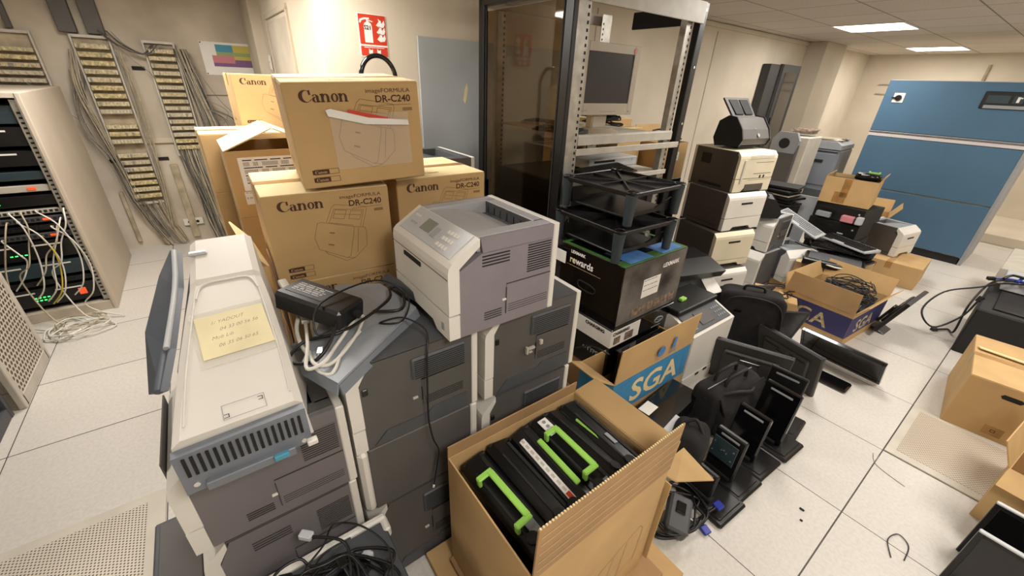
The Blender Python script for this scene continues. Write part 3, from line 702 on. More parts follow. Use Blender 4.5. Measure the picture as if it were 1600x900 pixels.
# ================= SERVER CABINET =================
cab = thing('server_cabinet', 'beige open server cabinet full of black equipment at the left', 'server cabinet', (-4.49,-1.13,0))
W_, D_, H_ = 1.2, .66, 1.48
MB().box((0,D_/2-.012,H_/2),(W_,.024,H_), .003).build('side_panel', 'cab_side', cab); MB().box((0,-D_/2+.012,H_/2),(W_,.024,H_), .003).build('side_panel', 'cab_side', cab)
b = MB(); b.box((0,0,H_-.015),(W_-.01,D_-.05,.03), .002); b.build('top_panel', 'cab_side', cab)
b = MB(); b.box((W_/2-.04,0,.035),(.06,D_-.05,.07), .002); b.build('plinth', 'cab_side', cab)
b = MB(); b.box((-W_/2+.01,0,H_/2),(.02,D_-.05,H_-.04)); b.build('back_panel', 'black_matt', cab)
for s in (-1,1):
    b = MB(); b.box((W_/2-.03,s*(D_/2-.045),H_/2+.02),(.006,.035,H_-.12))
    for i in range(44): b.box((W_/2-.0265,s*(D_/2-.045),.12+i*.029),(.002,.016,.012), 0, 1)
    b.build('slotted_rail', ['metal','slot'], cab)
for s in (-1, 1): MB().box((W_/2-.035,s*(D_/2-.026),H_/2),(.06,.006,H_-.06), .001).build('inner_edge', 'metal_light', cab)
units = [(1.30,.11,'teal_dark'),(1.17,.12,'black_plastic'),(1.05,.10,'black_plastic'),(.965,.06,'teal_dark'),(.89,.05,'metal_light'),(.80,.075,'black_plastic'),(.745,.04,'metal_light'),(.69,.045,'dark_cool'),(.635,.045,'black_plastic'),(.58,.045,'dark_cool'),(.44,.13,'black_plastic'),(.31,.11,'teal_dark'),(.25,.045,'black_plastic'),(.10,.14,'black_plastic')]
nm = ['topmost unit with dark teal front','second from top','third from top','thin teal strip below the third','shelf with small green-lit box','black unit above the patch panels','upper grey patch panel','second patch panel','third patch panel','fourth patch panel','tall black server mid-cabinet','dark teal server above the bottom','thin black unit above the bottom unit','bottom unit with green lights']
for i, (z, h, m_) in enumerate(units):
    u = thing('rack_server', 'rack-mounted %s in the beige server cabinet' % nm[i], 'server', (-3.95,-1.13,z), (0,0,0), 'units in the server cabinet')
    MB().box((-.3,0,h/2),(.56,.54,h-.006), .002).build('chassis', 'black_matt', u)
    b = MB(); b.box((.0,0,h/2),(.03,.56,h-.008), .003); fp = b.build('front_panel', m_, u)
    b = MB(); rnd = random.Random(i)
    if h > .09:
        b.box((.0165,.12,h*.78),(.002,.14,.010)); b.box((.0165,-.12,h*.78),(.002,.14,.010)); b.build('handle_strip', 'paper', fp)
    elif h < .05:
        for k in range(20): b.box((.0165,-.25+k*.026,h/2),(.002,.016,.016))
        b.build('ports', 'slot', fp)
    if i in (4,5,10,13):
        b = MB()
        for k in range(4): b.box((.017,-.06+k*.022,h*.35),(.003,.012,.006)); 
        if i == 13:
            for k in range(4): b.box((.017,-.06+k*.022,h*.5),(.003,.012,.006))
        b.build('status_lights', 'led_green', fp)
    if i in (4,7,9,13): MB().box((.018,.18,h*.5),(.006,.04,h*.35), .002).build('orange_tab', 'led_orange', fp)
rnd = random.Random(12)
cols = ['cable_white','cable_white','cable_beige','cable_yellow','cable_white','cable_white','cable_beige']
LB = ['pale patch cable hanging from the patch panels of the server cabinet']
for i in range(16):
    y = -1.34+.033*i+rnd.uniform(-.02,.02); z = rnd.choice([.77,.71,.66,.60]); y2 = y+rnd.uniform(-.12,.12); dz = rnd.uniform(.2,.5)
    P = [(-3.93,y,z),(-3.86,y+.01,z+.01),(-3.82,(y+y2)/2+.03,z-.08),(-3.84,y2,z-dz*.6),(-3.82,y2-.04,z-dz),(-3.86,y2-.12,max(.06,z-dz-.1))]
    if i % 3 == 0: P += [(-3.78,y2-.05,.05),(-3.7,y2+.08,.012)]
    m_ = cols[i % 7]
    loose_cable('patch_cable', {'cable_yellow':'yellow patch cable plugged in the server cabinet patch panel','cable_white':'white patch cable draped down the front of server cabinet','cable_beige':'beige patch cable draped down the front of server cabinet'}[m_], P, .0045, m_, group='patch cables on the server cabinet')
for i in range(3):
    c = [(-3.66,-1.05),(-3.72,-.98),(-3.6,-.95)][i]
    b = MB(); b.tube(coil_pts((c[0],c[1],0), .13-.02*i, .10+.015*i, 2.2, .008, .02+.01*i, i+3, .02), .0045, 6)
    tag(b.build('patch_cable', ['cable_white','cable_beige','cable_white'][i]), ['white cable coiled on floor in front of the server cabinet','beige cable loops lying on floor by cabinet corner','second white cable loop, nearest on the floor by the cabinet'][i], 'cable', 'coiled cables by the server cabinet')
t = thing('small_gadget', 'small box of blue and red parts on top of the server cabinet', 'parts', (-4.0,-1.1,1.481)); b = MB(); soft(b, (0,0,.04), (.12,.1,.07), 3, n=8); b.build('dark_lump', 'black_matt', t); MB().box((.0,-.09,.03),(.08,.06,.05), .01).build('blue_piece', 'tab_blue', t); MB().box((.0,.08,.02),(.08,.05,.03), .01).build('red_piece', 'orange_ink', t)

# second cabinet with its open perforated door
c2 = thing('network_cabinet', 'black cabinet with open grey perforated door at lower left edge', 'cabinet', (-2.45,-1.45,0))
b = MB(); b.box((.35,-.05,.9),(1.3,.7,1.8), .004); b.build('cabinet_body', 'black_plastic', c2)
b = MB(); b.box((.35,.312,.03),(1.34,.02,.06), .002); b.box((-.31,.31,.9),(.03,.03,1.8), .002); b.build('cabinet_edge', 'dark_cool', c2)
# door leaf: x from -3.35 to -2.80 at y = -1.09
MB().box((-.625,.355,.80),(.5,.014,1.46)).build('perforated_sheet', 'perforated_door', c2)
b = MB(); b.box((-.88,.352,.80),(.045,.03,1.6), .004); b.box((-.37,.352,.80),(.045,.03,1.6), .004); b.box((-.625,.352,.035),(.5,.03,.07), .004); b.box((-.625,.352,1.57),(.5,.03,.07), .004); df = b.build('door_frame', 'metal_light', c2)
MB().box((-.37,.375,.42),(.03,.03,.10), .004).build('door_hinge', 'orange_ink', df)

# ================= FIRE SIGN, GREY BOARD, HOSE =================
sg = thing('fire_extinguisher_sign', 'red fire extinguisher sign with white symbols on the back wall', 'sign', (-2.8,1.0,1.76))
MB().box((.002,0,.105),(.003,.17,.222)).build('sign_border', 'paper', sg)
FS = Matrix(((0,0,1,.0045),(1,0,0,0),(0,1,0,0),(0,0,0,1)))
b = MB(FS); b.box((0,.137,0),(.162,.152,.001)); b.box((0,.026,0),(.162,.05,.001)); b.build('red_field', 'red_sign', sg)
b = MB(FS @ T(-.028,.135,.0008)); b.prism([(-.024,-.065),(.024,-.065),(.024,.018),(.02,.032),(.008,.040),(-.008,.040),(-.02,.032),(-.024,.018)], 0, .0006, 'z'); b.prism([(-.006,.04),(.006,.04),(.006,.052),(-.006,.052)], 0,.0006,'z')
b.prism([(-.05,.036),(-.044,.052),(-.02,.06),(.012,.062),(.012,.054),(-.018,.051),(-.036,.044),(-.042,.032)], 0,.0006,'z'); b.prism([(.0,.052),(.03,.046),(.032,.04),(.004,.046)],0,.0006,'z'); b.build('extinguisher_symbol', 'paper', sg)
b = MB(FS @ T(.05,.135,.0008))
for k in range(3):
    z = -.045+k*.036; b.prism([(-.028,z+.0),(-.01,z+.02),(-.014,z+.034),(.004,z+.024),(.006,z+.01),(.022,z+.028),(.026,z+.008),(.018,z-.008),(-.008,z-.012)], 0,.0006,'z')
b.build('flame_symbol', 'paper', sg)
text('S21', .03, 'ink_black', sg, FS @ T(-.052,.137,.0018), 'sign_lettering', bold=.0008)
b = MB(FS @ T(0,.026,.0008)); b.prism([(-.035,-.014),(-.012,-.014),(-.012,.010),(-.022,.004),(-.035,.012)],0,.0006,'z'); b.prism([(.015,-.014),(.036,-.014),(.038,.010),(.028,.004),(.016,.012)],0,.0006,'z'); b.lines([(-.06,.019),(.06,.019)], .003); b.build('pictograms', 'paper', sg)
bd = thing('grey_board', 'large pale grey flat board leaning on the back wall', 'board', (-2.79,1.9,.0)); MB().box((.012,.0,.95),(.02,1.25,1.88), .002).build('board_panel', 'board_grey', bd)
b = MB(); b.prism([(-.30,1.52),(-.285,1.60),(-.27,1.635),(-.262,1.60),(-.27,1.55),(-.285,1.50)], .0222, .0228, 'x'); b.build('torn_sticker', 'paper_yellow', bd)
b = MB(); P = [(-2.55,.82,1.3),(-2.55,.825,1.55)]+[(-2.55,.92+.10*math.cos(a),1.64+.115*math.sin(a)) for a in [math.pi*(1-k/8) for k in range(9)]]+[(-2.55,1.015,1.55),(-2.55,1.02,1.3)]
hz = thing('hose_trolley', 'thick black curved handle tube standing behind the boxes', 'handle', (0,0,0)); b.tube(P, .013, 10, sub=3); b.build('curved_tube', 'black_gloss', hz); MB().box((-2.55,.92,.65),(.12,.22,1.3), .02).build('trolley_body', 'black_plastic', hz)

# ================= FOREGROUND PRINTER STACKS =================
DK = dict(front='white_plastic', side='dark_plastic', deck='dark_cool')
G1 = 'grey-sided laser printers stacked in front'
P1 = printer('laser_printer', 'grey printer directly under the large beige scanner', (-1.09,-.055,.58), w=.38, d=.39, h=.29, group=G1, vents='slots', side='grey_plastic', deck='dark_plastic')
printer('laser_printer', 'grey printer second from top under the beige scanner', (-1.09,-.06,.29), w=.38, d=.39, h=.29, group=G1, vents='slots', side='grey_plastic', deck='dark_plastic', recess=False)
printer('laser_printer', 'grey printer at the bottom of the stack under the beige scanner', (-1.09,-.06,.0), w=.38, d=.39, h=.29, group=G1, vents='slots', side='grey_plastic', deck='dark_plastic', recess=False)
printer('laser_printer', 'dark grey printer under the loose grey scanner tray, with thin black cord down its side', (-1.10,.355,.665), w=.40, d=.41, h=.31, group=G1, recess=False, **DK)
t = thing('paper_feeder', 'plain dark grey paper feeder between two printers in the middle stack', 'paper feeder', (-1.10,.355,.40)); MB().box((0,0,.132),(.395,.35,.263), .003).build('body', 'dark_plastic', t)
b = MB(); b.box((0,-.188,.132),(.40,.035,.263), .012); b.build('front_cover', 'white_plastic', t); b = MB(); b.box((0,.19,.132),(.40,.025,.263), .004); b.build('rear_cover', 'white_plastic', t)
printer('laser_printer', 'dark grey printer at the bottom of the middle stack', (-1.10,.355,.0), w=.40, d=.41, h=.40, group=G1, recess=False, **DK)
P3 = printer('laser_printer', 'dark grey printer under the right half of the white printer, with broken latch marks', (-1.11,.815,.635), rz=-.03, w=.40, d=.42, h=.335, group=G1, recess=False, **DK)
printer('laser_printer', 'dark grey printer with white drawer second in the right foreground stack', (-1.11,.80,.32), rz=-.02, w=.40, d=.42, h=.31, group=G1, recess=False, **DK)
printer('laser_printer', 'dark grey printer at the bottom behind the open carton of toner', (-1.11,.80,.0), rz=-.02, w=.40, d=.42, h=.32, group=G1, recess=False, **DK)
# broken latch chips
b = MB(); b.box((-.904,.79,.80),(.012,.03,.008), .001); b.box((-.904,.77,.795),(.012,.008,.03), .001); b.box((-.904,.835,.81),(.012,.014,.02), .002); attach(b.build('broken_latch', 'metal_light'), P3)
b = MB()
b.box((-1.11,-.2515,.74),(.28,.004,.20), .001)
for i in range(6):
    for j in range(3): b.box((-1.21+.035*i,-.254,.70+.035*j),(.02,.003,.022), 0, 1)
attach(b.build('dark_grille', ['dark_plastic','slot']), P1)
# hero printer
printer('laser_printer', 'white and lilac-grey printer with keypad on top of two dark printers', (-1.051,.638,.977), w=.38, d=.39, h=.30, side='lilac_grey', deck='deck_grey', vents='slots', panel=True, chx=.10, chz=.055, tray=.085)
F = T(-1.051,.638,.977)

# low things at the bottom edge
t = thing('paper_tray_unit', 'low dark grey tray unit on the floor left of the scanner stack', 'tray', (-1.03,-.33,0)); MB().box((0,0,.20),(.42,.13,.40), .006).build('tray_body', 'dark_cool', t); MB().box((0,-.0,.404),(.38,.10,.006), .002).build('tray_top', 'dark_plastic', t)
t = thing('flatbed_scanner', 'white-rimmed dark flatbed unit under a tangle of power cords', 'scanner', (-.68,-.02,.0))
b = MB(); b.box((0,0,.19),(.36,.40,.38), .01); b.build('lower_body', 'dark_plastic', t)
b = MB(); b.box((-.18,0,.40),(.022,.42,.045), .006); b.box((-.155,.20,.395),(.05,.022,.045), .006); b.box((-.155,-.20,.40),(.07,.022,.045), .006); b.build('white_rim', 'white_plastic', t)
b = MB(); b.box((.01,0,.397),(.36,.40,.03), .004); b.build('glass_lid', 'dark_cool', t)

# ---- the big beige scanner ----
sc = thing('document_scanner', 'large beige document scanner with yellow note taped on top', 'scanner', (0,0,0))
xs = [-.845,-.92,-1.04,-1.166,-1.25,-1.262,-1.33,-1.415]
yl = [-.190,-.178,-.157,-.131,-.112,-.108,-.100,-.090]
yr = [.045,.046,.049,.050,.047,.047,.050,.054]
zt = [.985+.38*(-.845-x)+(.008 if x < -1.26 else 0) for x in xs]
vs = []; fs = []
for i in range(8):
    zb = .872 if i < 6 else .90+.03*(i-6)
    e = .012; fl = [.012,.022,.03,.034,.034,.034,.03,.02][i]
    vs += [(xs[i],yl[i]-fl,zb),(xs[i],yl[i]-.004,zt[i]-e),(xs[i],yl[i]+e,zt[i]),(xs[i],yr[i]-e,zt[i]),(xs[i],yr[i]+.004,zt[i]-e),(xs[i],yr[i]+.03 if i > 1 else yr[i]+.01,zb)]
for i in range(7):
    for j in range(6): fs.append((i*6+j, i*6+(j+1)%6, (i+1)*6+(j+1)%6, (i+1)*6+j))
fs += [tuple(range(6))[::-1], tuple(range(42,48))]
MB().add(vs, fs).build('scanner_body', 'scanner_white', sc)
b = MB(); b.tube([(-1.20,-.105,1.124),(-1.245,-.085,1.14),(-1.25,-.03,1.142),(-1.245,.02,1.14),(-1.20,.035,1.124)], .003, 6); b.tube([(-1.20,-.108,1.123),(-1.0,-.148,1.046),(-.87,-.168,.996)], .0025, 6); b.tube([(-1.20,.036,1.123),(-1.0,.036,1.046),(-.87,.030,.996)], .0025, 6); b.build('cover_ridge', 'white_plastic', sc)
# grille end
b = MB(T(-.842,-.075,.0)); b.prism([(-.122,.862),(.122,.872),(.122,.975),(-.122,.968)], 0, .022, 'x')
for i in range(17): b.box((.024,-.105+i*.0132,.935),(.003,.0058,.05), 0, 1)
b.box((.026,0,.875),(.02,.17,.022), .002, 0)
for y in (-.10,.105): b.cyl((.024,y,.885),.006,.004,'x',12, 2)
g = b.build('vent_grille', ['blue_grey','slot','metal_bright'], sc)
b = MB(); b.box((-.800,-.02,.884),(.012,.03,.014), .002); b.build('blue_connector', 'tab_blue', g); b = MB(); b.box((-.800,.045,.890),(.016,.022,.014), .002); b.build('white_connector', 'white_plastic', g)
b = MB(); b.box((-1.36,-.08,1.190),(.022,.045,.010), .004, M1=None); b.build('release_lever', 'silver', sc)
# hatch outline on the top
def top_m(x, y, z, sl): return T(x,y,z) @ R(0,sl,0) @ Matrix(((0,-1,0,0),(1,0,0,0),(0,0,1,0),(0,0,0,1)))
Mh = top_m(-.872,-.060,.9965,math.atan2(.38,1))
b = MB(Mh); b.lines([(-.04,-.018),(.04,-.018),(.04,.018),(-.04,.018)], .0012, closed=True); b.build('hatch_line', 'mid_grey', sc)
b = MB(Mh); b.lines([(-.038,-.006),(-.03,-.006),(-.03,-.014),(-.038,-.014)], .0015); b.lines([(.028,.012),(.036,.012),(.036,.004),(.028,.004)], .0015); b.build('hatch_catch', 'ink_black', sc)
nt = thing('sticky_note', 'yellow handwritten note taped on the beige scanner', 'note', (0,0,0))
Mn = top_m(-1.078,-.042,1.0745,math.atan2(.38,1)) @ R(0,0,.03)
b = MB(Mn); b.box((.0,-.003,.0003),(.165,.175,.0006)); b.build('clear_tape', 'tape_clear', nt)
b = MB(Mn); b.box((0,0,.0016),(.148,.135,.0008)); b.build('paper_sheet', 'paper_yellow', nt)
for s, x, y in (('1/ YADOUT', -.045, .035),('04 33 00 56 56', -.03, .010),('Mob Lib', -.05, -.015),('06 35 06 50 65', -.04, -.040)):
    text(s, .0150, 'ink_black', nt, Mn @ T(x,y,.0012) @ Matrix(((1,.35,0,0),(.06,1,0,0),(0,0,1,0),(0,0,0,1))), 'handwriting', bold=-.0003, sx=.92)
# chute leaning at its left
ch = thing('scanner_chute', 'slate grey curved chute standing open at left of the beige scanner', 'scanner chute', (0,0,0))
E1 = [(-.98,-.199,1.026),(-1.1,-.177,1.058),(-1.3,-.143,1.124),(-1.43,-.130,1.182)]
E2 = [(-1.10,-.245,.95),(-1.265,-.235,1.033),(-1.46,-.19,1.107),(-1.56,-.155,1.145)]
vs = []; 
for a_, c_ in zip(E1, E2): vs += [a_, c_, (c_[0],c_[1]+.02,c_[2]-.008), (a_[0],a_[1]+.014,a_[2]-.004)]
fs = [(i*4+j, i*4+(j+1)%4, i*4+4+(j+1)%4, i*4+4+j) for i in range(3) for j in range(4)]+[(3,2,1,0),(12,13,14,15)]
MB().add(vs, fs).build('chute_plate', 'slate_blue', ch)
b = MB(); b.tube([(p[0],p[1]-.004,p[2]+.002) for p in E1[1:]], .007, 8, sub=4); b.build('silver_edge', 'silver', ch)
b = MB(); b.tube([(-.99,-.205,1.02),(-1.1,-.188,1.05)], .009, 8, sub=1); b.build('near_arm', 'slate_blue', ch)
b = MB(); b.sheet([(-1.05,-.165,1.02),(-1.30,-.125,1.09),(-1.40,-.105,1.13),(-1.42,-.12,.98),(-1.1,-.185,.92)], .012); b.build('inner_plate', 'dark_cool', ch)
# ---- grey tray, power brick, cables on the middle stack ----
tr = thing('scanner_tray', 'blue-grey plastic tray lying tilted across the middle printer stack', 'tray', (0,0,0))
P0 = [(-1.30,.40,.990),(-1.06,.43,1.000),(-.845,.13,.985),(-.975,.075,.985),(-1.38,.27,.985)]
b = MB(); b.sheet(P0, .010); b.build('tray_plate', 'tray_grey', tr)
b = MB(); b.sheet([(-1.06,.43,.998),(-.845,.13,.983),(-.838,.135,.955),(-1.052,.437,.968)], .006); b.sheet([(-.845,.13,.985),(-.975,.075,.985),(-.972,.070,.96),(-.838,.122,.96)], .006); b.build('tray_lip', 'blue_grey', tr)
b = MB(); b.sheet([(-1.32,.41,.995),(-1.08,.45,1.005),(-1.08,.452,1.035),(-1.28,.425,1.035)], .012); b.build('tray_end', 'dark_cool', tr)
b = MB(); b.sheet([(-1.26,.32,.997),(-1.12,.35,1.0),(-1.0,.22,.994),(-1.12,.17,.992)], .004); b.build('raised_pad', 'mid_grey', tr)
ps = thing('power_adapter', 'large black power brick with white rating label on the tray', 'power adapter', (-1.13,.165,1.035), (-.05,.12,.62)); MB().box((0,0,.03),(.22,.11,.06), .008).build('adapter_body', 'black_plastic', ps)
label_sheet(ps, Matrix(((-1,0,0,-.03),(0,-1,0,0),(0,0,1,.0602),(0,0,0,1))) @ R(0,0,math.pi), 0,0,.12,.06, lines_=5, name='rating_label', mt='dark_cool', seed=5, ink='paper')
b = MB(); b.cyl((.115,.01,.03),.012,.02,'x',12); b.build('socket', 'black_matt', ps)
loose_cable('power_cord', 'black cord looping over the tray and hanging down the dark printer side', [(-1.04,.22,1.06),(-1.0,.13,1.04),(-1.06,.16,1.10),(-1.14,.34,1.09),(-1.10,.42,1.03),(-1.0,.36,1.01),(-1.03,.30,1.005),(-1.0,.36,1.02),(-.93,.40,1.0),(-.885,.38,.95),(-.875,.37,.85),(-.872,.365,.72),(-.86,.37,.64),(-.87,.39,.57),(-.875,.385,.50),(-.868,.365,.42)], .0028, 'cable_black', plug=1, plug_size=(.008,.014,.008), pm='white_plastic')
loose_cable('power_cord', 'thick black cord coiled around the power brick', [(-1.03,.19,1.06),(-.97,.15,1.03),(-.95,.10,1.0),(-1.0,.05,.99),(-1.04,.1,1.01),(-1.02,.2,1.02),(-1.12,.36,1.02),(-1.2,.40,1.02),(-1.15,.42,1.03),(-1.05,.38,1.02),(-1.08,.30,1.02)], .005)
loose_cable('usb_cable', 'white cable looped on the grey tray with silver plug', [(-1.0,.10,1.0),(-.93,.10,1.005),(-.92,.14,1.0),(-1.0,.22,1.003),(-1.08,.27,1.01),(-1.06,.24,1.02),(-.97,.16,1.01),(-.92,.12,1.01),(-.93,.08,1.0),(-1.0,.10,1.02),(-1.12,.12,1.02)], .005, 'cable_white', plug=1, pm='cable_white', plug_size=(.02,.035,.012))
loose_cable('usb_cable', 'white cable standing by the edge of the beige scanner', [(-.97,.10,.99),(-1.05,.09,1.0),(-1.12,.095,1.01),(-1.2,.12,1.03),(-1.3,.11,1.05)], .006, 'cable_white', plug=1, pm='white_plastic', plug_size=(.025,.05,.018))
loose_cable('usb_cable', 'second white cable loop on the tray beside the first', [(-1.02,.24,1.003),(-.95,.17,1.0),(-.90,.14,.995),(-.89,.12,.99),(-.93,.10,.99),(-.98,.12,.995)], .0045, 'cable_white', plug=1, pm='metal_bright', plug_size=(.018,.03,.008))
# tangle on the flatbed at the bottom
rnd = random.Random(3)
LBC = ['black power cord with loose plug, uppermost loop of the tangle at bottom edge','black cord forming the widest loop of the bottom tangle','black cord lying at the left of bottom tangle','thin black cord in the middle of the bottom tangle','black cord with white tag end in the bottom tangle','black cord curling at the right end of bottom tangle']
for i in range(6):
    cx, cy = -.66+rnd.uniform(-.05,.06), -.02+rnd.uniform(-.06,.09)
    P = coil_pts((cx,cy,0), .10+.02*i*.5, .13-.008*i, 1.6+.2*(i % 3), .425, .46+.02*i, 20+i, .02, rot=i)
    loose_cable('power_cord', LBC[i], P, [.005,.0045,.005,.003,.004,.004][i], plug=1 if i in (0,2,4) else None, pm='black_plastic' if i != 4 else 'silver', plug_size=(.022,.035,.018), group='cords on the flatbed')
t = thing('cable_adapter', 'black rectangular adapter with clear plug amid the bottom cord tangle', 'adapter', (-.72,.03,.414), (0,0,.5)); MB().box((0,0,.02),(.06,.14,.04), .005).build('adapter_body', 'black_gloss', t); MB().box((0,.08,.02),(.03,.03,.02), .004).build('clear_plug', 'silver', t)

# ================= CANON CARTONS =================
def canon_box(label, loc, rz=0, tilt=(0,0), full=True, h=.305):
    t = carton('scanner_carton', label, loc, rz, .40, .40, h, tilt=tilt, group='identical scanner cartons')
    canon_print(t, .40, .40, h, '+x', full)
    F = face(.40,.40,h+.0032,'top'); b = MB(F); logo_word(b, .018, -.06, -.14); b.build('printed_logo', 'ink_soft', t)
    F = face(.40,.40,h,'-y'); b = MB(F); logo_word(b, .02, -.1, .04); b.build('printed_logo', 'ink_soft', t)
    return t
canon_box('scanner carton at the bottom of the middle stack, behind the printers', (-1.633,.313,.0), h=.345)
canon_box('scanner carton second from the floor in the stack behind the power brick', (-1.633,.313,.345), h=.345)
canon_box('scanner carton mostly hidden under the big-faced carton, its logo peeking behind the power brick', (-1.633,.313,.693), -.01)
canon_box('scanner carton with full drawing visible, left of the white keypad printer', (-1.633,.313,1.0), -.03)
for k in range(4):
    canon_box(['scanner carton directly behind the white keypad printer at right, its top lit','second carton down in the stack behind the keypad printer','third carton down in stack behind the keypad printer','bottom carton in stack behind the keypad printer'][k], (-1.705,.772,[.995,.69,.345,0][k]), -.01, h=[.305,.305,.345,.345][k])
tb = canon_box('tilted scanner carton on top of the pile with a clear document pouch stuck on it', (-1.600,.455,1.338), -.10, (.045,.045))
F = face(.40,.40,.305,'+x')
pc_ = thing('document_pouch', 'clear plastic pouch with white sealing strip and red print on tilted carton', 'pouch', tb.location, tb.rotation_euler)
b = MB(F); b.box((.035,.135,.004),(.245,.165,.003), .001); b.build('pouch_film', 'clear_film', pc_)
b = MB(F @ T(0,0,.0065)); b.prism([(-.095,.232),(-.08,.235),(.03,.205),(.155,.193),(.157,.177),(.02,.186),(-.09,.214)], 0, .001, 'z'); b.build('sealing_strip', 'paper', pc_)
b = MB(F @ T(0,0,.0064)); b.prism([(-.03,.232),(.09,.203),(.09,.191),(.05,.192),(-.03,.220)], 0, .0008, 'z'); b.build('red_print', 'red_sign', pc_)
# open left flap edge of the tilted carton
# back-left stacks
canon_box('scanner carton at upper left back, lettering clearly visible', (-3.27,.43,1.325), .02)
for k in range(4): canon_box(['scanner carton under the upper left back carton','second carton down at far left back','third carton down at far left back','bottom carton at far left back'][k], (-3.27,.43,[1.02,.69,.345,0][k]), .02, h=[.30,.33,.345,.345][k])
lb = carton('shipping_carton', 'open-topped carton with big white shipping label, left back of the pile', (-2.465,.285,1.02), .0, .40, .42, .305, group='stacked shipping cartons', open_=True, flaps={'-y':(-66,.225,.0,'cardboard_pale_lit'),'+y':(-66,.225,.0,'cardboard_pale_lit')})
label_sheet(lb, face(.4,.42,.305,'+x'), .0, .20, .33, .15, lines_=7, name='shipping_label', seed=3)
label_sheet(lb, face(.4,.42,.305,'+x'), -.12, .09, .10, .06, lines_=2, name='small_label', seed=8)
for k in range(3): 
    sb = carton('shipping_carton', ['plain carton under the shipping-label carton','second plain carton under the shipping label','bottom plain carton under the shipping label'][k], (-2.465,.285,[.715,.36,.0][k]), .01*k, .40, .42, [.305,.355,.36][k], group='stacked shipping cartons', top='cardboard')
carton('shipping_carton', 'pale-topped carton behind the labelled one at far left', (-2.88,.20,1.05), .03, .36, .40, .30)
tall = carton('shipping_carton', 'tall plain supporting carton under the pale-topped carton at far left', (-2.88,.20,.0), .03, .36, .40, 1.05)
# half-open carton at left of the logo boxes
carton('open_carton', 'narrow half-open carton squeezed between beige scanner and scanner cartons', (-1.66,-.0,.58), .06, .34, .16, .48, open_=True, flaps={'+y':(-35,.09,0,'cardboard_pale_lit')})
carton('open_carton', 'plain supporting carton on the floor behind the beige scanner', (-1.66,-.0,.0), .06, .34, .16, .58)
# printer behind on the right stack
printer('laser_printer', 'printer with white rim just visible behind tilted carton', (-2.22,1.02,.95), rz=0, w=.42, d=.42, h=.32, side='dark_plastic', deck='dark_cool')
carton('shipping_carton', 'carton supporting the printer behind the tilted carton', (-2.22,1.02,.0), 0, .42, .42, .95)

# ================= OPEN CARTON OF TONER =================
bx = (-.60,.675,.06); bw, bd, bh = .43, .56, .52
tc_ = carton('open_carton', 'open brown carton full of black toner cartridges in front', bx, .0, bw, bd, bh, 'cardboard', True, flaps={'+x':(1,.20,0,'cardboard_brown'),'+y':(62,.095,.12,'cardboard'),'-x':(-4,.05,0,'cardboard_brown')})
F = face(bw,bd,bh,'+x')
b = MB(F)
b.lines([(-.02,.10),(.02,.22),(.20,.30),(.22,.27),(.21,.10)], .002); b.lines([(.05,.05),(.08,.235)], .0015); b.lines([(.12,.06),(.14,.26)], .0015); b.lines([(.06,.06),(.21,.12)], .0015); b.build('printed_drawing', 'ink_soft', tc_)
text('M', .05, 'ink_brown', tc_, F @ T(-.17,.21,0), 'printed_text', bold=.001)
a = math.radians(1); Fl = T(bw/2+.0035,0,bh) @ R(0,a,0) @ Matrix(((0,0,1,0),(1,0,0,0),(0,1,0,0),(0,0,0,1)))
b = MB(Fl)
for v in (.03,.065,.10,.135,.165): b.lines([(-.27,v),(.27,v)], .0018)
b.build('corrugation_lines', 'cardboard_pale_lit', tc_)
b = MB()
for i in range(60): b.box((bw/2+.2*math.sin(a),-bd/2+.005+i*(bd-.01)/60,bh+.2*math.cos(a)+.001),(.005,.004,.003))
b.build('cut_edge', 'cardboard_pale_lit', tc_)
lf = thing('flattened_carton', 'flattened carton lying under the toner carton, flaps sticking out on floor', 'cardboard', (-.58,.70,.0)); b = MB(); b.box((0,0,.018),(.62,.76,.03), .002); b.build('lower_sheet', 'cardboard', lf)
b = MB(); b.box((.02,-.01,.046),(.5,.62,.024), .002); b.build('upper_sheet', 'cardboard_brown', lf)
uf = thing('flattened_carton', 'loose carton piece with pointed flap beside the toner carton', 'cardboard', (0,0,0)); MB().sheet([(-.44,.98,.50),(-.48,1.26,.385),(-.33,1.22,.385),(-.37,1.0,.50)], .005).build('carton_flap', 'cardboard', uf)
MB().sheet([(-.44,.975,.50),(-.37,.975,.50),(-.37,.965,.1),(-.44,.965,.1)], .005).build('carton_side', 'cardboard', uf)
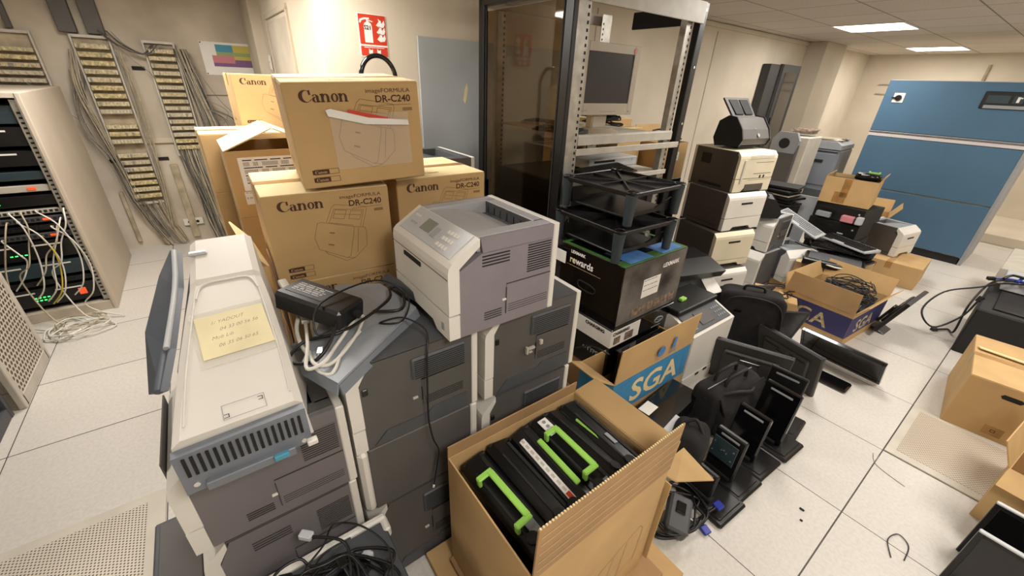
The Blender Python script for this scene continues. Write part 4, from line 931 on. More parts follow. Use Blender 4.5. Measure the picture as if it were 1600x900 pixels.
def toner(label, loc, rot, L=.34, green='handle', strip=True, kind=0):
    t = thing('toner_cartridge', label, 'toner cartridge', loc, rot, 'toner cartridges in the open carton')
    b = MB(); b.prism([(-.05,-.10),(.05,-.10),(.055,-.02),(.045,.012),(.02,.03),(-.03,.03),(-.052,.01)], -L/2, L/2, 'x'); b.build('cartridge_body', 'toner_black', t)
    for s in (-1,1): MB().box((s*(L/2+.004),.0,-.03),(.014,.085,.11), .004).build('end_cap', 'black_matt', t)
    MB().cyl((L*.36,-.02,.032),.018,.012,'z',14).build('filler_cap', 'black_matt', t)
    b = MB(); b.box((0,.02,.031),(L*.9,.012,.004)); b.box((0,-.028,.031),(L*.7,.008,.004)); b.build('ridges', 'black_matt', t)
    if strip == 'sticker':
        b = MB(); b.box((-L*.36,.0,.0325),(.075,.036,.003), .001); s_ = b.build('white_sticker', 'paper', t); b = MB(); b.box((L*.40,.0,.0325),(.04,.036,.003)); b.build('barcode_sticker', 'mid_grey', t)
        b = MB()
        for k in range(3): b.cyl((-L*.36-.022+.022*k,.0,.035),.007,.001,'z',10)
        b.build('sticker_print', 'mid_grey', s_)
    elif strip == 'barcode':
        b = MB(); b.box((L*.08,-.0,.0325),(.05,.016,.003), .001); b.build('barcode_sticker', 'mid_grey', t)
    elif strip == 'end':
        b = MB(); b.box((L*.30,.0,.0325),(.05,.03,.003), .001); b.build('barcode_sticker', 'mid_grey', t)
    elif strip: 
        b = MB(); b.box((.01,-.012,.0325),(L*.86,.020,.004), .001); s_ = b.build('label_strip', 'paper', t)
        b = MB(); 
        for k in range(9): b.box((-L*.38+k*L*.075,-.012,.035),(.016,.008,.0008))
        b.build('strip_print', 'grey_beige', s_); b = MB(); b.box((L*.30,-.012,.0352),(.03,.014,.001)); b.build('red_mark', 'red_sign', s_); b = MB(); b.box((L*.40,-.012,.0352),(.02,.014,.001)); b.build('blue_mark', 'blue_ink', s_)
    if green == 'handle':
        b = MB(); b.box((0,.0,.062),(L*.50,.020,.010), .003)
        for s in (-1,1): b.box((s*L*.25,-.018,.060),(.02,.055,.010), .003); b.box((s*L*.25,-.04,.047),(.018,.012,.035), .003)
        b.build('green_handle', 'green', t)
    elif green == 'bar':
        b = MB(); b.box((0,.03,.04),(L*.55,.018,.012), .003); b.build('green_bar', 'green', t)
    return t
zz = .545
toner('toner cartridge nearest the front corner with bracket-shaped green handle', (-.60,.485,zz-.01), (.15,0,.05), .36, 'handle', 'end')
toner('plain black toner cartridge second from front, glossy back up', (-.605,.575,zz-.005), (-.2,0,.02), .36, None, False)
toner('toner cartridge with white and coloured label strip in mid carton', (-.60,.655,zz+.005), (.35,0,-.02), .35, 'bar')
toner('toner cartridge with big green handle and white sticker, right of centre', (-.60,.745,zz+.012), (.1,0,.0), .36, 'handle', 'sticker')
toner('toner cartridge with dark green ribbed edge and round cap', (-.61,.82,zz+.005), (-.3,0,.03), .34, 'bar', False)
toner('toner cartridge against right end of carton with small barcode', (-.60,.885,zz+.01), (-.15,0,-.02), .35, None, 'barcode')
for i in range(3): toner(['lower toner cartridge at the front of carton','lower toner cartridge in the middle of carton','lower toner cartridge at the back of carton'][i], (-.585,[.50,.67,.84][i],.24), (0,0,0), .36, None, False)

# ================= 19-INCH RACK =================
rk = thing('equipment_rack', 'tall black rack with smoked glass door and galvanised side bars', 'rack', (0,0,0))
X0, X1, Y0, Y1, HZ = -2.50, -1.66, 1.56, 2.66, 2.12
for x, y, nm_ in ((X1-.03,Y0+.03,'n'),(X1-.02,Y1-.03,'r'),(X0+.03,Y0+.03,'l')):
    MB().box((x,y-(.015 if nm_ != 'r' else 0),HZ/2),(.06 if nm_ != 'r' else .045,.03 if nm_ != 'r' else .06,HZ), .004).build('corner_post', 'black_plastic', rk)
MB().box(((X0+X1)/2,Y0+.02,HZ-.035),(X1-X0-.11,.04,.07), .003).build('door_rail', 'black_plastic', rk); MB().box(((X0+X1)/2,Y0+.02,.05),(X1-X0-.11,.04,.10), .003).build('door_rail', 'black_plastic', rk)
dr = MB().box(((X0+X1)/2-.005,Y0+.012,1.06),(X1-X0-.13,.006,1.92)).build('glass_door', 'glass_smoke', rk)
b = MB(); b.box((X0+.075,Y0+.012,1.06),(.012,.014,1.93), .002); b.box((X1-.075,Y0+.012,1.06),(.012,.014,1.93), .002); b.build('door_edge', 'slot', dr)
MB().box((X0+.10,Y0+.0,.98),(.03,.03,.12), .004).build('door_latch', 'black_gloss', dr)
# perforated metal uprights
def upright(x, y, s=1, wd=.085):
    b = MB(); b.box((x,y,HZ/2),(.004,wd,HZ-.02)); b.box((x-.02,y-s*wd/2,HZ/2),(.04,.004,HZ-.02))
    for i in range(62): b.box((x+.0025,y+s*wd*.32,.1+i*.032),(.002,.010,.014), 0, 1)
    return b.build('metal_upright', ['metal','slot'], rk)
upright(X1-.001, Y0+.07); upright(X1-.03, Y1-.12, 1, .055); upright(X0+.09, Y1-.06, -1, .10); upright(X0+.02, Y0+.16, 1, .06)
b = MB(); b.box((X1+.004,(Y0+Y1)/2+.03,HZ-.055),(.008,Y1-Y0-.12,.11), .002); b.box((X0+.03,(Y0+Y1)/2,HZ-.04),(.01,Y1-Y0,.07), .002); b.box(((X0+X1)/2,Y0+.2,HZ-.04),(X1-X0,.06,.012)); b.build('top_beam', 'metal_light', rk)
b = MB(); b.box((-1.97,Y1-.02,HZ-.06),(.46,.02,.10), .003); b.build('rear_top_panel', 'black_matt', rk)
b = MB(); b.box((X1-.0,(Y0+Y1)/2+.04,1.318),(.012,Y1-Y0-.13,.036), .002); b.build('side_bar', 'metal_light', rk)
b = MB(); b.box((X1-.03,(Y0+Y1)/2+.02,1.398),(.03,Y1-Y0-.22,.016), .002); b.box((X1-.015,(Y0+Y1)/2+.02,1.375),(.006,Y1-Y0-.22,.05), .002); b.box(((X0+X1)/2,(Y0+Y1)/2-.05,1.398),(X1-X0-.06,Y1-Y0-.42,.008), .001); b.build('shelf', 'metal_light', rk)
b = MB(); b.box((-1.83,(Y0+Y1)/2+.1,1.14),(.30,Y1-Y0-.4,.012), .001); b.box((X1-.02,(Y0+Y1)/2,1.14),(.012,Y1-Y0-.15,.03), .002); b.build('lower_shelf', 'metal_light', rk)
b = MB()
for k in range(4): b.tube([(X1-.05,Y0+.3+.13*k,1.385),(X1-.3,Y0+.42+.13*k,1.30)], .008, 6, sub=1)
b.build('cross_rods', 'metal', rk)
b = MB()
for z in (2.08,1.78,1.45,1.32): b.cyl((X1+.004,Y1-.03,z),.008,.006,'x',10)
b.build('bolts', 'metal_bright', rk)
mo = monitor('desktop_monitor', 'old beige-framed square monitor standing on the rack shelf', (-1.78,1.985,1.50), (0,0,math.pi/2), .47, .365, .07, 'crt_beige', 'screen_dark', 'crt_beige', None, bez=.045, vesa=False)
b = MB(); b.box((0,.05,-.02),(.13,.06,.12), .01); b.build('stand_neck', 'crt_beige', mo); b = MB(); b.cyl((0,.03,-.085),.14,.025,'z',28, r2=.08); b.build('stand_base', 'crt_beige', mo)
b = MB(); b.lines([(-.20,.025),(-.165,.025)], .008, .002); b.lines([(-.05,.02),(.08,.02)], .003, .002); b.box((.205,.02,0),(.012,.006,.004)); q_ = b.build('bezel_marks', 'mid_grey', mo); q_.matrix_local = Matrix(((1,0,0,0),(0,0,-1,-.019),(0,1,0,0),(0,0,0,1)))
b = MB(); b.cyl((.19,-.019,.34),.014,.002,'y',16); b.build('round_sticker', 'tab_pink', mo)
keyboard('computer_keyboard', 'black keyboard lying on the rack shelf left of the monitor', (-1.86,1.72,1.404), (0,.0,.25), .30, .14)
keyboard('computer_keyboard', 'beige-grey keyboard seen through smoked glass on the rack shelf', (-2.2,1.95,1.404), (0,0,.1), .42, .16, 'crt_beige', 'brown_grey')
keyboard('computer_keyboard', 'black keyboard on the lower rack shelf above the risers', (-1.80,2.10,1.15), (0.1,0,math.pi/2+.1), .50, .17)
t = pc_case('computer_case', 'pale flat case under the black keyboard in the rack', (-1.9,2.25,1.147), (0,0,1.57), .5, .4, .0+.06, 'silver', 'silver'); t.location.z = 1.147; t.location.y = 2.32; t.location.x = -2.12
SV = pc_case('rack_server', 'large black equipment block behind the smoked glass in the rack base', (-2.08,2.10,.62), (0,0,0), .70, .80, .50, 'black_plastic', 'black_plastic', cat='server')
pc_case('rack_server', 'second black equipment block at the bottom of the rack', (-2.08,2.10,.02), (0,0,0), .70, .80, .59, 'black_plastic', 'black_plastic', cat='server')
b = MB(); b.box((0,0,0),(.09,.004,.014)); b.box((0,0,-.02),(.09,.004,.014)); attach(b.build('name_plate', 'ivory_light', None, (-2.02,1.69,.72)), SV)
# things behind the rack, seen through it
t = carton('small_carton', 'small brown carton behind the rack, seen under the shelf', (-2.62,2.5,1.0), .1, .22, .3, .30); 
t = carton('small_carton', 'tall plain carton on floor behind the rack', (-2.62,2.5,.0), .1, .25, .35, 1.0)
carton('small_carton', 'brown carton leaning on the wall behind rack monitor', (-2.62,2.95,1.05), 0, .25, .45, .35); carton('small_carton', 'plain tall carton under the leaning brown carton behind the rack', (-2.62,2.95,0), 0, .25, .45, 1.05)
b = MB()
for k in range(5): b.tube(coil_pts((-2.38,2.62+.02*k,0), .07,.16, 2.2, 1.36, 1.46, k+70, .03), .006, 5)
b.tube([(-2.45,2.5,1.4),(-2.4,2.7,1.42)], .005, 5)
tag(b.build('cable_heap', 'black_fabric'), 'heap of dark cables on a carton behind the rack', 'cables', None, 'stuff')
carton('small_carton', 'open brown carton holding the dark cables behind the rack', (-2.38,2.9,.98), .0, .22, .3, .37, open_=False); carton('small_carton', 'plain carton under the cable carton behind the rack', (-2.38,2.9,0), 0, .24, .34, .98)

# ================= RISERS ON THE BLACK CARTON =================
def riser(label, loc, rz, w=.48, d=.46, h=.165):
    t = thing('monitor_riser', label, 'monitor riser', loc, (0,0,rz), 'black monitor risers')
    b = MB(); b.box((0,0,h-.018),(w-.03,d-.03,.006), .001)
    for s in (-1,1): b.box((s*(w/2-.012),0,h-.010),(.014,d-.02,.022), .003); b.box((0,s*(d/2-.012),h-.010),(w-.02,.014,.022), .003)
    b.build('tray', 'black_plastic', t)
    b = MB(); b.box((-.01,0,.03),(w-.09,d-.10,.012), .003); b.prism([(-.19,.03),(.19,.03),(.19,.07),(.12,.05),(-.05,.05),(-.19,.10)], -w/2+.05, -w/2+.06); b.prism([(-.19,.03),(.19,.03),(.19,.09),(.05,.05),(-.12,.05),(-.19,.07)], w/2-.06, w/2-.05); b.build('lower_tray', 'black_plastic', t)
    b = MB(); 
    for a0 in (0, math.pi/2, math.atan2(d,w), -math.atan2(d,w)): 
        L = .42 if a0 in (0, math.pi/2) else .56
        b.box((0,0,h-.010),(L,.009,.016), 0, M1=R(0,0,a0))
    b.build('ribs', 'black_plastic', t)
    for sx in (-1,1):
        for sy in (-1,1):
            b = MB(); b.cyl((sx*(w/2-.028),sy*(d/2-.028),h/2-.004),.022,h-.014,'z',16, r2=.030); b.build('leg', 'slate', t)
            b = MB(); P = [(sx*(w/2-.028)+.030*math.cos(q*math.pi/6), sy*(d/2-.028)+.030*math.sin(q*math.pi/6), h+.001) for q in range(12)]; b.tube(P, .004, 5, closed=True, sub=1); b.build('leg_ring', 'black_plastic', t)
    return t
riser('lower black monitor riser standing on the black and green carton', (-1.365,1.725,.875), -.02)
riser('upper black monitor riser with ribbed underside, on top of the other', (-1.40,1.79,1.045), .03)

# black and green printer carton
rw = thing('printer_carton', 'black and green printed carton with blue photos under the risers', 'box', (-1.315,1.79,.53), (0,0,.02)); w_, d_, h_ = .44, .55, .34
MB().box((0,0,h_/2),(w_,d_,h_), .003).build('box_body', 'black_gloss', rw)
b = MB(); b.box((0,0,h_+.001),(w_-.002,d_-.002,.002)); b.build('green_top', 'lime_dark', rw)
b = MB(); b.box((-.02,0,h_+.0025),(.34,.50,.001)); b.build('black_top_print', 'black_gloss', rw); b = MB(); b.box((.12,-.12,h_+.0035),(.17,.19,.001)); b.build('blue_photo', 'photo_blue', rw); b = MB(); b.box((.12,.15,h_+.0035),(.17,.19,.001)); b.build('blue_photo', 'photo_blue', rw)
F = face(w_,d_,h_,'-y'); text('re', .055, 'paper_yellow', rw, F @ T(-.15,.245,0), 'box_lettering', bold=.0012, sx=.95); text('wards', .055, 'paper', rw, F @ T(-.103,.245,0), 'box_lettering', bold=.0012, sx=.95); MB().box((-.20,-.295,.265),(.075,.003,.07), .001).build('hanging_tag', 'paper', rw); text('LEXMARK', .024, 'paper', rw, F @ T(-.145,.30,0), 'box_lettering', bold=.0008)
b = MB(F); b.lines([(-.17,.228),(.08,.228)], .002); b.build('green_rule', 'ivory', rw)
b = MB(F); b.tube([(-.07,.15,.001),(-.05,.125,.004),(.04,.12,.004),(.06,.145,.001),(.03,.16,.002),(-.05,.165,.002)], .004, 6, closed=True, sub=3); b.build('hand_hole', 'slot', rw)
F = face(w_,d_,h_,'+x'); b = MB(F); b.box((0,h_/2,.0008),(d_-.004,h_-.004,.0012)); b.build('smoky_print', 'smoke_print', rw)
b = MB(F @ T(0,0,.001)); 
for k in range(6): b.box((-.13+k*.068,.05,.001),(.058,.05,.001))
b.build('photo_strip', 'photo_warm', rw)
text('LEXMARK', .034, 'paper', rw, F @ T(.06,.265,.001), 'box_lettering', bold=.0012, sx=1.0); label_sheet(rw, F @ T(0,0,.0014), -.02, .175, .15, .11, False, 'address_label', lines_=3)
F = face(w_,d_,h_,'top'); text('EXMARK', .07, 'paper', rw, F @ T(-.26,-.2,.003), 'box_lettering', bold=.001) if False else None

bl = thing('printed_carton', 'black carton with white product band and oval emblem under the black and green carton', 'box', (-1.29,1.76,.23), (0,0,.02)); MB().box((0,0,.15),(.42,.56,.30), .003).build('box_body', 'black_gloss', bl)
b = MB(); b.box((.2105,-.16,.24),(.002,.24,.10)); b.box((.09,-.281,.24),(.24,.002,.10)); b.build('white_band', 'paper', bl)
b = MB(face(.42,.56,.2,'+x') @ T(0,0,.003)); b.box((-.13,.225,0),(.07,.05,.001)); b.build('product_photo', 'photo_warm', bl); b = MB(face(.42,.56,.2,'+x') @ T(0,0,.003)); b.box((-.23,.225,0),(.05,.045,.001)); b.build('product_photo', 'photo_warm', bl)
text('CHARGING', .026, 'ink_black', bl, face(.42,.56,.3,'+x') @ T(-.27,.262,.003), 'box_lettering', bold=.0012); text('e-TYPE', .038, 'mid_grey', bl, face(.42,.56,.3,'-y') @ T(.03,.10,.001), 'box_lettering', bold=.0008); text('CHARGING', .026, 'ink_black', bl, face(.42,.56,.3,'-y') @ T(.03,.262,.003), 'box_lettering', bold=.0012)
F = face(.42,.56,.30,'+x'); b = MB(F); b.tube([(.14,.245,.001),(.11,.235,.001),(.11,.22,.001),(.14,.21,.001),(.18,.22,.001),(.18,.235,.001)], .004, 5, closed=True, sub=3); b.lines([(.13,.228),(.16,.228)], .006, .002); b.build('emblem', 'mid_grey', bl); b = MB(F); b.lines([(.09,.19),(.17,.19)], .007); b.build('emblem_line', 'mid_grey', bl)
carton('plain_carton', 'brown carton on the floor under the black cartons', (-1.32,1.74,0), .0, .40, .50, .228, 'cardboard_brown')

# SGA carton
sg2 = carton('open_carton', 'open brown carton with blue SGA band and raised flap', (-.985,1.62,.0), .0, .22, .64, .40, 'cardboard', True, flaps={'+x':(3,.20,0,'cardboard'),'-y':(60,.12,.2,'cardboard')})
F = face(.22,.64,.40,'+x'); b = MB(F); b.box((0,.295,.001),(.638,.205,.0015)); b.build('blue_band', 'sga_blue', sg2)
text('SGA', .19, 'cardboard_pale_lit', sg2, F @ T(-.18,.225,.0022), 'printed_lettering', bold=.004, sx=1.15); b = MB(F @ T(0,0,.0025)); b.lines([(-.25,.205),(.27,.205),(.27,.385),(-.25,.385)], .003, closed=True); b.build('band_frame', 'photo_blue', sg2)
b = MB(T(.112+.006,0,.40) @ R(0,.05,0) @ Matrix(((0,0,1,.004),(1,0,0,0),(0,1,0,0),(0,0,0,1)))); b.cyl((.0,.08,.001),.03,.001,'z',18); b.prism([(.09,.06),(.12,.06),(.12,.13),(.10,.13)],0,.001,'z'); b.lines([(-.03,.035),(.03,.035)], .004); b.lines([(.08,.04),(.13,.04)], .008); b.build('blue_symbols', 'photo_blue', sg2)
F = face(.22,.64,.40,'-y'); b = MB(F); b.box((0,.295,.001),(.218,.205,.0015)); b.build('blue_band', 'sga_blue', sg2)
kb = thing('black_carton', 'glossy plain black carton standing inside the SGA carton', 'box', (-.985,1.73,.02), (.0,-.0,.0)); MB().box((0,0,.19),(.17,.40,.38), .003).build('box_body', 'black_gloss', kb)
b = MB(); b.tube([(-1.18,1.34,.42),(-1.10,1.38,.46),(-1.02,1.42,.44)], .004, 5); tag(b.build('power_cord', 'cable_black'), 'thin black cord hanging over the SGA carton corner', 'cable')

# ================= MIDDLE: WHITE PRINTER, BAGS, STANDS =================
mf = thing('multifunction_printer', 'white printer with dark sloping keypad panel, right of the SGA carton', 'printer', (-1.06,2.22,0.0), (0,0,math.pi/2))
w_, d_, h_ = .45, .34, .42
b = MB(); b.prism([(-d_/2,.10),(d_/2,.10),(d_/2,h_+.04),(-.02,h_+.04),(-d_/2,h_-.02)], -w_/2, w_/2); b.build('printer_body', 'white_plastic', mf)
b = MB(); b.prism([(-d_/2-.004,.0),(d_/2,.0),(d_/2,.095),(-d_/2-.004,.095)], -w_/2, w_/2); 
for k in range(3): b.box((-.07+.09*k,-d_/2-.006,.085),(.035,.004,.014), 0, 1)
b.build('paper_tray', ['white_plastic','slot'], mf)
Mp = T(0,-d_/2+.078,h_+.012) @ R(math.atan2(.06,.15),0,0)
b = MB(Mp); b.box((0,0,.003),(w_-.05,.135,.008), .003); pn = b.build('control_panel', 'dark_cool', mf)
b = MB(Mp); b.box((-.02,0,.009),(.13,.09,.006), .002); b.build('display_frame', 'dark_plastic', pn)
b = MB(Mp)
for i in range(4):
    for j in range(3): b.box((.10+.022*i,-.035+.03*j,.009),(.014,.014,.004), .002)
b.box((-.17,-.035,.009),(.05,.03,.004), .001); b.build('keypad', 'mid_grey', pn)
b = MB(); b.box((0,.06,h_+.06),(w_-.03,.20,.04), .006); b.build('rear_deck', 'black_plastic', mf)
b = MB(); b.box((-.06,.04,h_+.09),(.05,.03,.02), .004); b.build('green_lever', 'green', mf)
# dark multifunction printer behind it
dm = thing('multifunction_printer', 'dark grey printer with flared black lid in front of the cream printers', 'printer', (-1.40,2.60,.0), (0,0,math.pi/2-.3)); b = MB(); b.box((0,0,.25),(.34,.30,.50), .012); b.build('printer_body', 'dark_cool', dm)
b = MB(); b.prism([(-.19,.50),(.16,.50),(.19,.56),(.12,.60),(-.05,.595),(-.22,.555)], -.19, .19); b.build('scanner_lid', 'black_plastic', dm); b = MB(); b.box((-.08,-.152,.38),(.09,.003,.06)); b.build('paper_label', 'paper', dm)
b = MB(); b.sheet([(.05,-.16,.48),(.14,-.16,.50),(.12,-.30,.44),(.03,-.28,.42)], .004); b.build('output_flap', 'paper', dm)

# cream printer tower (fronts face the aisle)
G2 = 'pale printers stacked beside the rack'
kk = dict(w=.40, d=.42, chx=.03, chz=.016, sides=(-1,1), side='brown_grey', group=G2)
HP = printer('laser_printer', 'cream printer with dark scanner standing on it, top of the pale printer tower', (-1.578,3.308,.985), math.pi/2-.2, h=.29, fs=.02, front='white_plastic_old', recess=False, slot=False, vents='far', deck='white_plastic_old', tray=.10, rear='white_plastic_old', **kk)
F = face(.40,.42,.29,'-y') @ T(0,0,.001)
b = MB(F)
for k in range(3): b.lines([(-.10,.262-.010*k),(.16,.262-.010*k)], .002)
b.lines([(-.02,.215),(.17,.215)], .003); b.lines([(-.02,.135),(.17,.135)], .004); b.lines([(-.06,.09),(.18,.09)], .002); b.build('front_grooves', 'groove', HP)
b = MB(F); b.box((-.14,.15,.002),(.022,.17,.008), .003); b.build('side_grip', 'grey_beige', HP); b = MB(F); b.box((.02,.035,.001),(.20,.05,.004), .002); b.build('front_recess', 'brown_grey', HP)
b = MB(F); b.box((.06,.112,.001),(.012,.022,.003)); b.box((.10,.112,.001),(.012,.022,.003)); b.build('indicator_marks', 'slot', HP)
printer('laser_printer', 'white-fronted printer second from top in the pale printer tower', (-1.55,3.27,.70), math.pi/2-.22, h=.285, fs=.03, front='white_plastic', vents='plain', deck='mid_grey', tray=.10, **kk)
printer('laser_printer', 'cream-fronted printer third from top in the pale printer tower', (-1.52,3.2,.415), math.pi/2-.26, h=.285, front='white_plastic_old', vents='plain', deck='brown_grey', tray=.06, fs=.03, **kk)
t = printer('laser_printer', 'half-hidden white printer with yellowed slot at bottom of the pale tower', (-1.47,3.15,.0), math.pi/2-.26, h=.41, front='white_plastic', vents='plain', deck='brown_grey', tray=.2, recess=False, fs=.03, **kk)
# dark desk scanner on top
def sheet_scanner(label, loc, rz, s=1, body='dark_cool', feed='dark_plastic'):
    t = thing('sheet_scanner', label, 'scanner', loc, (0,0,rz))
    b = MB(); b.prism([(p[0]*s,p[1]*s) for p in [(-.085,.02),(.08,.0),(.10,.05),(.085,.15),(.03,.185),(-.02,.18),(-.075,.115),(-.10,.06)]], -.15*s, .15*s); b.build('scanner_body', body, t)
    b = MB()
    for q in (-1,1): MB().prism([(p[0]*s,p[1]*s) for p in [(-.09,.015),(.085,-.0),(.108,.05),(.09,.155),(.03,.192),(-.025,.187),(-.083,.118),(-.107,.055)]], q*.15*s-.006, q*.15*s+.006).build('side_shell', 'black_plastic', t)
    b = MB(); b.sheet([(-.12*s,.02*s,.17*s),(.12*s,.02*s,.17*s),(.13*s,.12*s,.29*s),(-.13*s,.12*s,.29*s)], .012*s); b.build('paper_chute', feed, t)
    b = MB(); b.sheet([(-.09*s,.03*s,.195*s),(-.01*s,.03*s,.195*s),(-.01*s,.105*s,.278*s),(-.10*s,.105*s,.278*s)], .014*s); b.sheet([(.01*s,.03*s,.195*s),(.09*s,.03*s,.195*s),(.10*s,.105*s,.278*s),(.01*s,.105*s,.278*s)], .014*s); b.build('chute_guides', 'black_matt', t)
    Mq = T(0,-.088*s,.09*s) @ R(math.radians(60),0,0)
    b = MB(Mq); b.box((-.0,.03*s,.004),(.02*s,.004,.002)); b.cyl((.02*s,-.012*s,.004),.012*s,.003,'z',14); b.build('badge', 'mid_grey', t)
    b = MB(); b.box((0,.0,-.0+.006),(.22*s,.12*s,.012)); b.build('foot', 'black_matt', t)
    return t
sheet_scanner('dark grey sheet-fed scanner on top of the pale printer tower', (-1.57,3.33,1.285), math.pi/2-.12, 1.12, 'dark_plastic')
sheet_scanner('second dark sheet-fed scanner lying among printers behind the pale tower', (-1.47,3.95,.68), math.pi/2+.5, .9, 'dark_cool')
t = thing('white_device', 'white desktop device behind the dark sheet-fed scanner', 'device', (-1.80,3.62,1.0)); MB().box((0,0,.32),(.12,.18,.08), .01).build('upper_part', 'white_plastic', t); MB().box((.0,.0,.42),(.10,.20,.06), .01).build('lid_part', 'white_plastic', t); MB().box((0,0,.14),(.16,.2,.28), .01).build('lower_part', 'black_plastic', t)
pc_case('computer_case', 'tall black case standing behind the pale printer tower', (-1.85,3.65,0), (0,0,0), .3, .36, 1.0)
# second column
printer('laser_printer', 'dark-sided printer with white edge right of the pale tower, upper', (-1.52,4.03,.38), 0, w=.38, d=.38, h=.30, vents='raised', side='dark_plastic', recess=True, group=G2)
printer('laser_printer', 'dark-sided printer with white edge right of the pale tower, lower', (-1.50,3.98,.0), -.05, w=.38, d=.40, h=.375, vents='plain', side='dark_plastic', recess=False, group=G2)
t = thing('paper_scrap', 'crumpled white paper on top of the dark-sided printer', 'paper', (-1.5,4.0,.683)); b = MB(); soft(b, (0,0,.012), (.16,.12,.03), 4, n=10, amp=.12); b.build('paper_sheet', 'paper', t)
printer('laser_printer', 'rounded grey printer with white front and cord on top, mid pile', (-1.30,4.30,.08), math.pi/2-.35, w=.36, d=.36, h=.30, vents='plain', side='mid_grey' if False else 'dark_cool', deck='mid_grey', sides=(-1,1), fs=.09, tray=.05, group=G2)
t = carton('plain_carton', 'flat carton under the rounded grey printer', (-1.30,4.30,.0), -.3, .36, .34, .08)
loose_cable('power_cord', 'black cord draped over the rounded grey printer', [(-1.3,4.4,.39),(-1.2,4.32,.40),(-1.12,4.36,.39),(-1.05,4.30,.37),(-1.02,4.26,.22),(-1.0,4.2,.12)], .006)
# lone stack left of rack edge: labelled carton by the wall
cw = carton('small_carton', 'open carton with white labels by the wall right of the rack', (-2.2,3.25,.95), 0, .30, .34, .30, 'cardboard', True, flaps={'-x':(10,.12)}); label_sheet(cw, face(.3,.34,.3,'+x'), 0, .19, .12, .07, seed=2); label_sheet(cw, face(.3,.34,.3,'+x'), -.02, .10, .09, .05, seed=6)
pc_case('computer_case', 'black case with blue port block under the labelled carton right of the rack', (-2.2,3.25,.0), (0,0,1.57), .36, .30, .95)
b = MB(); b.tube(coil_pts((-2.15,3.2,0), .09,.10, 2.6, 1.27, 1.33, 91, .03), .007, 5); o = b.build('power_cord', 'cable_black'); tag(o, 'black cords heaped in the labelled carton beside the rack', 'cable')

# black flat computer in front of the SGA carton
GB = pc_case('computer_case', 'flat glossy black case with white sticker in front of SGA carton', (-.76,1.62,.12), (0,0,.10), .16, .40, .10, 'black_gloss', 'black_plastic')
attach(MB().box((0,0,0),(.06,.09,.001)).build('white_sticker', 'paper', None, (-.79,1.50,.2212), (0,0,.1)), GB)
pc_case('computer_case', 'lower black case under the glossy black case', (-.74,1.60,.0), (0,0,.10), .22, .44, .118, 'black_matt', 'black_plastic')
t = thing('silver_laptop', 'thin silver-edged laptop leaning beside the black case', 'laptop', (-.62,1.43,.20), (.0,.25,.15)); MB().box((0,0,.006),(.10,.30,.012), .003).build('base', 'black_plastic', t); MB().box((0,0,.016),(.09,.30,.006), .002).build('silver_edge', 'silver', t)
t = thing('black_pouch', 'small black cloth pouch between the toner carton and bag', 'pouch', (-.56,1.50,.0), (0,0,.3)); b = MB(); soft(b, (0,0,.14), (.16,.20,.28), 9, n=14); b.build('pouch_body', 'black_fabric', t); b = MB(); b.tube([(-.05,.0,.27),(0,.03,.31),(.05,.0,.27)], .008, 6); b.build('handle', 'black_matt', t)
# laptop bag
bg = thing('laptop_bag', 'black fabric laptop bag with handles standing behind the small stands', 'bag', (-.64,1.98,0), (0,0,math.pi/2-.1))
b = MB(); soft(b, (0,0,.15), (.42,.17,.30), 1, p=.35, n=20, amp=.02); b.build('bag_body', 'black_fabric', bg)
b = MB(); soft(b, (0,-.09,.12), (.36,.05,.20), 2, p=.35, n=16, amp=.03); b.build('front_pocket', 'black_fabric', bg)
b = MB(); b.sheet([(-.19,-.075,.285),(.19,-.075,.285),(.18,-.118,.20),(-.18,-.118,.20)], .008); b.build('pocket_flap', 'black_fabric', bg)
for y in (-.03,.03):
    b = MB(); b.tube([(-.09,y,.28),(-.08,y,.34),(-.03,y-.01,.365),(.03,y-.01,.365),(.08,y,.34),(.09,y,.28)], .009, 8); b.build('handle', 'black_matt', bg)
b = MB(); b.tube([(-.2,.0,.24),(-.1,-.09,.31),(.05,-.10,.27),(.2,.0,.24)], .010, 6); b.build('shoulder_strap', 'black_matt', bg)
b = MB(); b.tube([(-.19,0,.298),(0,0,.306),(.19,0,.298)], .003, 5); b.build('zipper', 'mid_grey', bg)
bg2 = thing('carrying_case', 'big upright black soft case behind the laptop bag', 'bag', (-.93,2.74,0), (0,0,.55)); b = MB(); soft(b, (0,0,.24), (.40,.18,.48), 5, p=.3, n=20, amp=.015); b.build('case_body', 'black_fabric', bg2); b = MB(); b.tube([(-.19,-.07,.05),(-.19,-.09,.30),(-.12,-.09,.45),(.12,-.09,.45),(.19,-.09,.30),(.19,-.07,.05)], .006, 6); b.build('piping', 'black_matt', bg2)
b = MB(); b.tube([(-.06,0,.47),(-.05,0,.51),(.05,0,.51),(.06,0,.47)], .009, 6); b.build('handle', 'black_matt', bg2); MB().box((-.08,-.095,.36),(.05,.012,.02), .003).build('buckle', 'black_gloss', bg2)
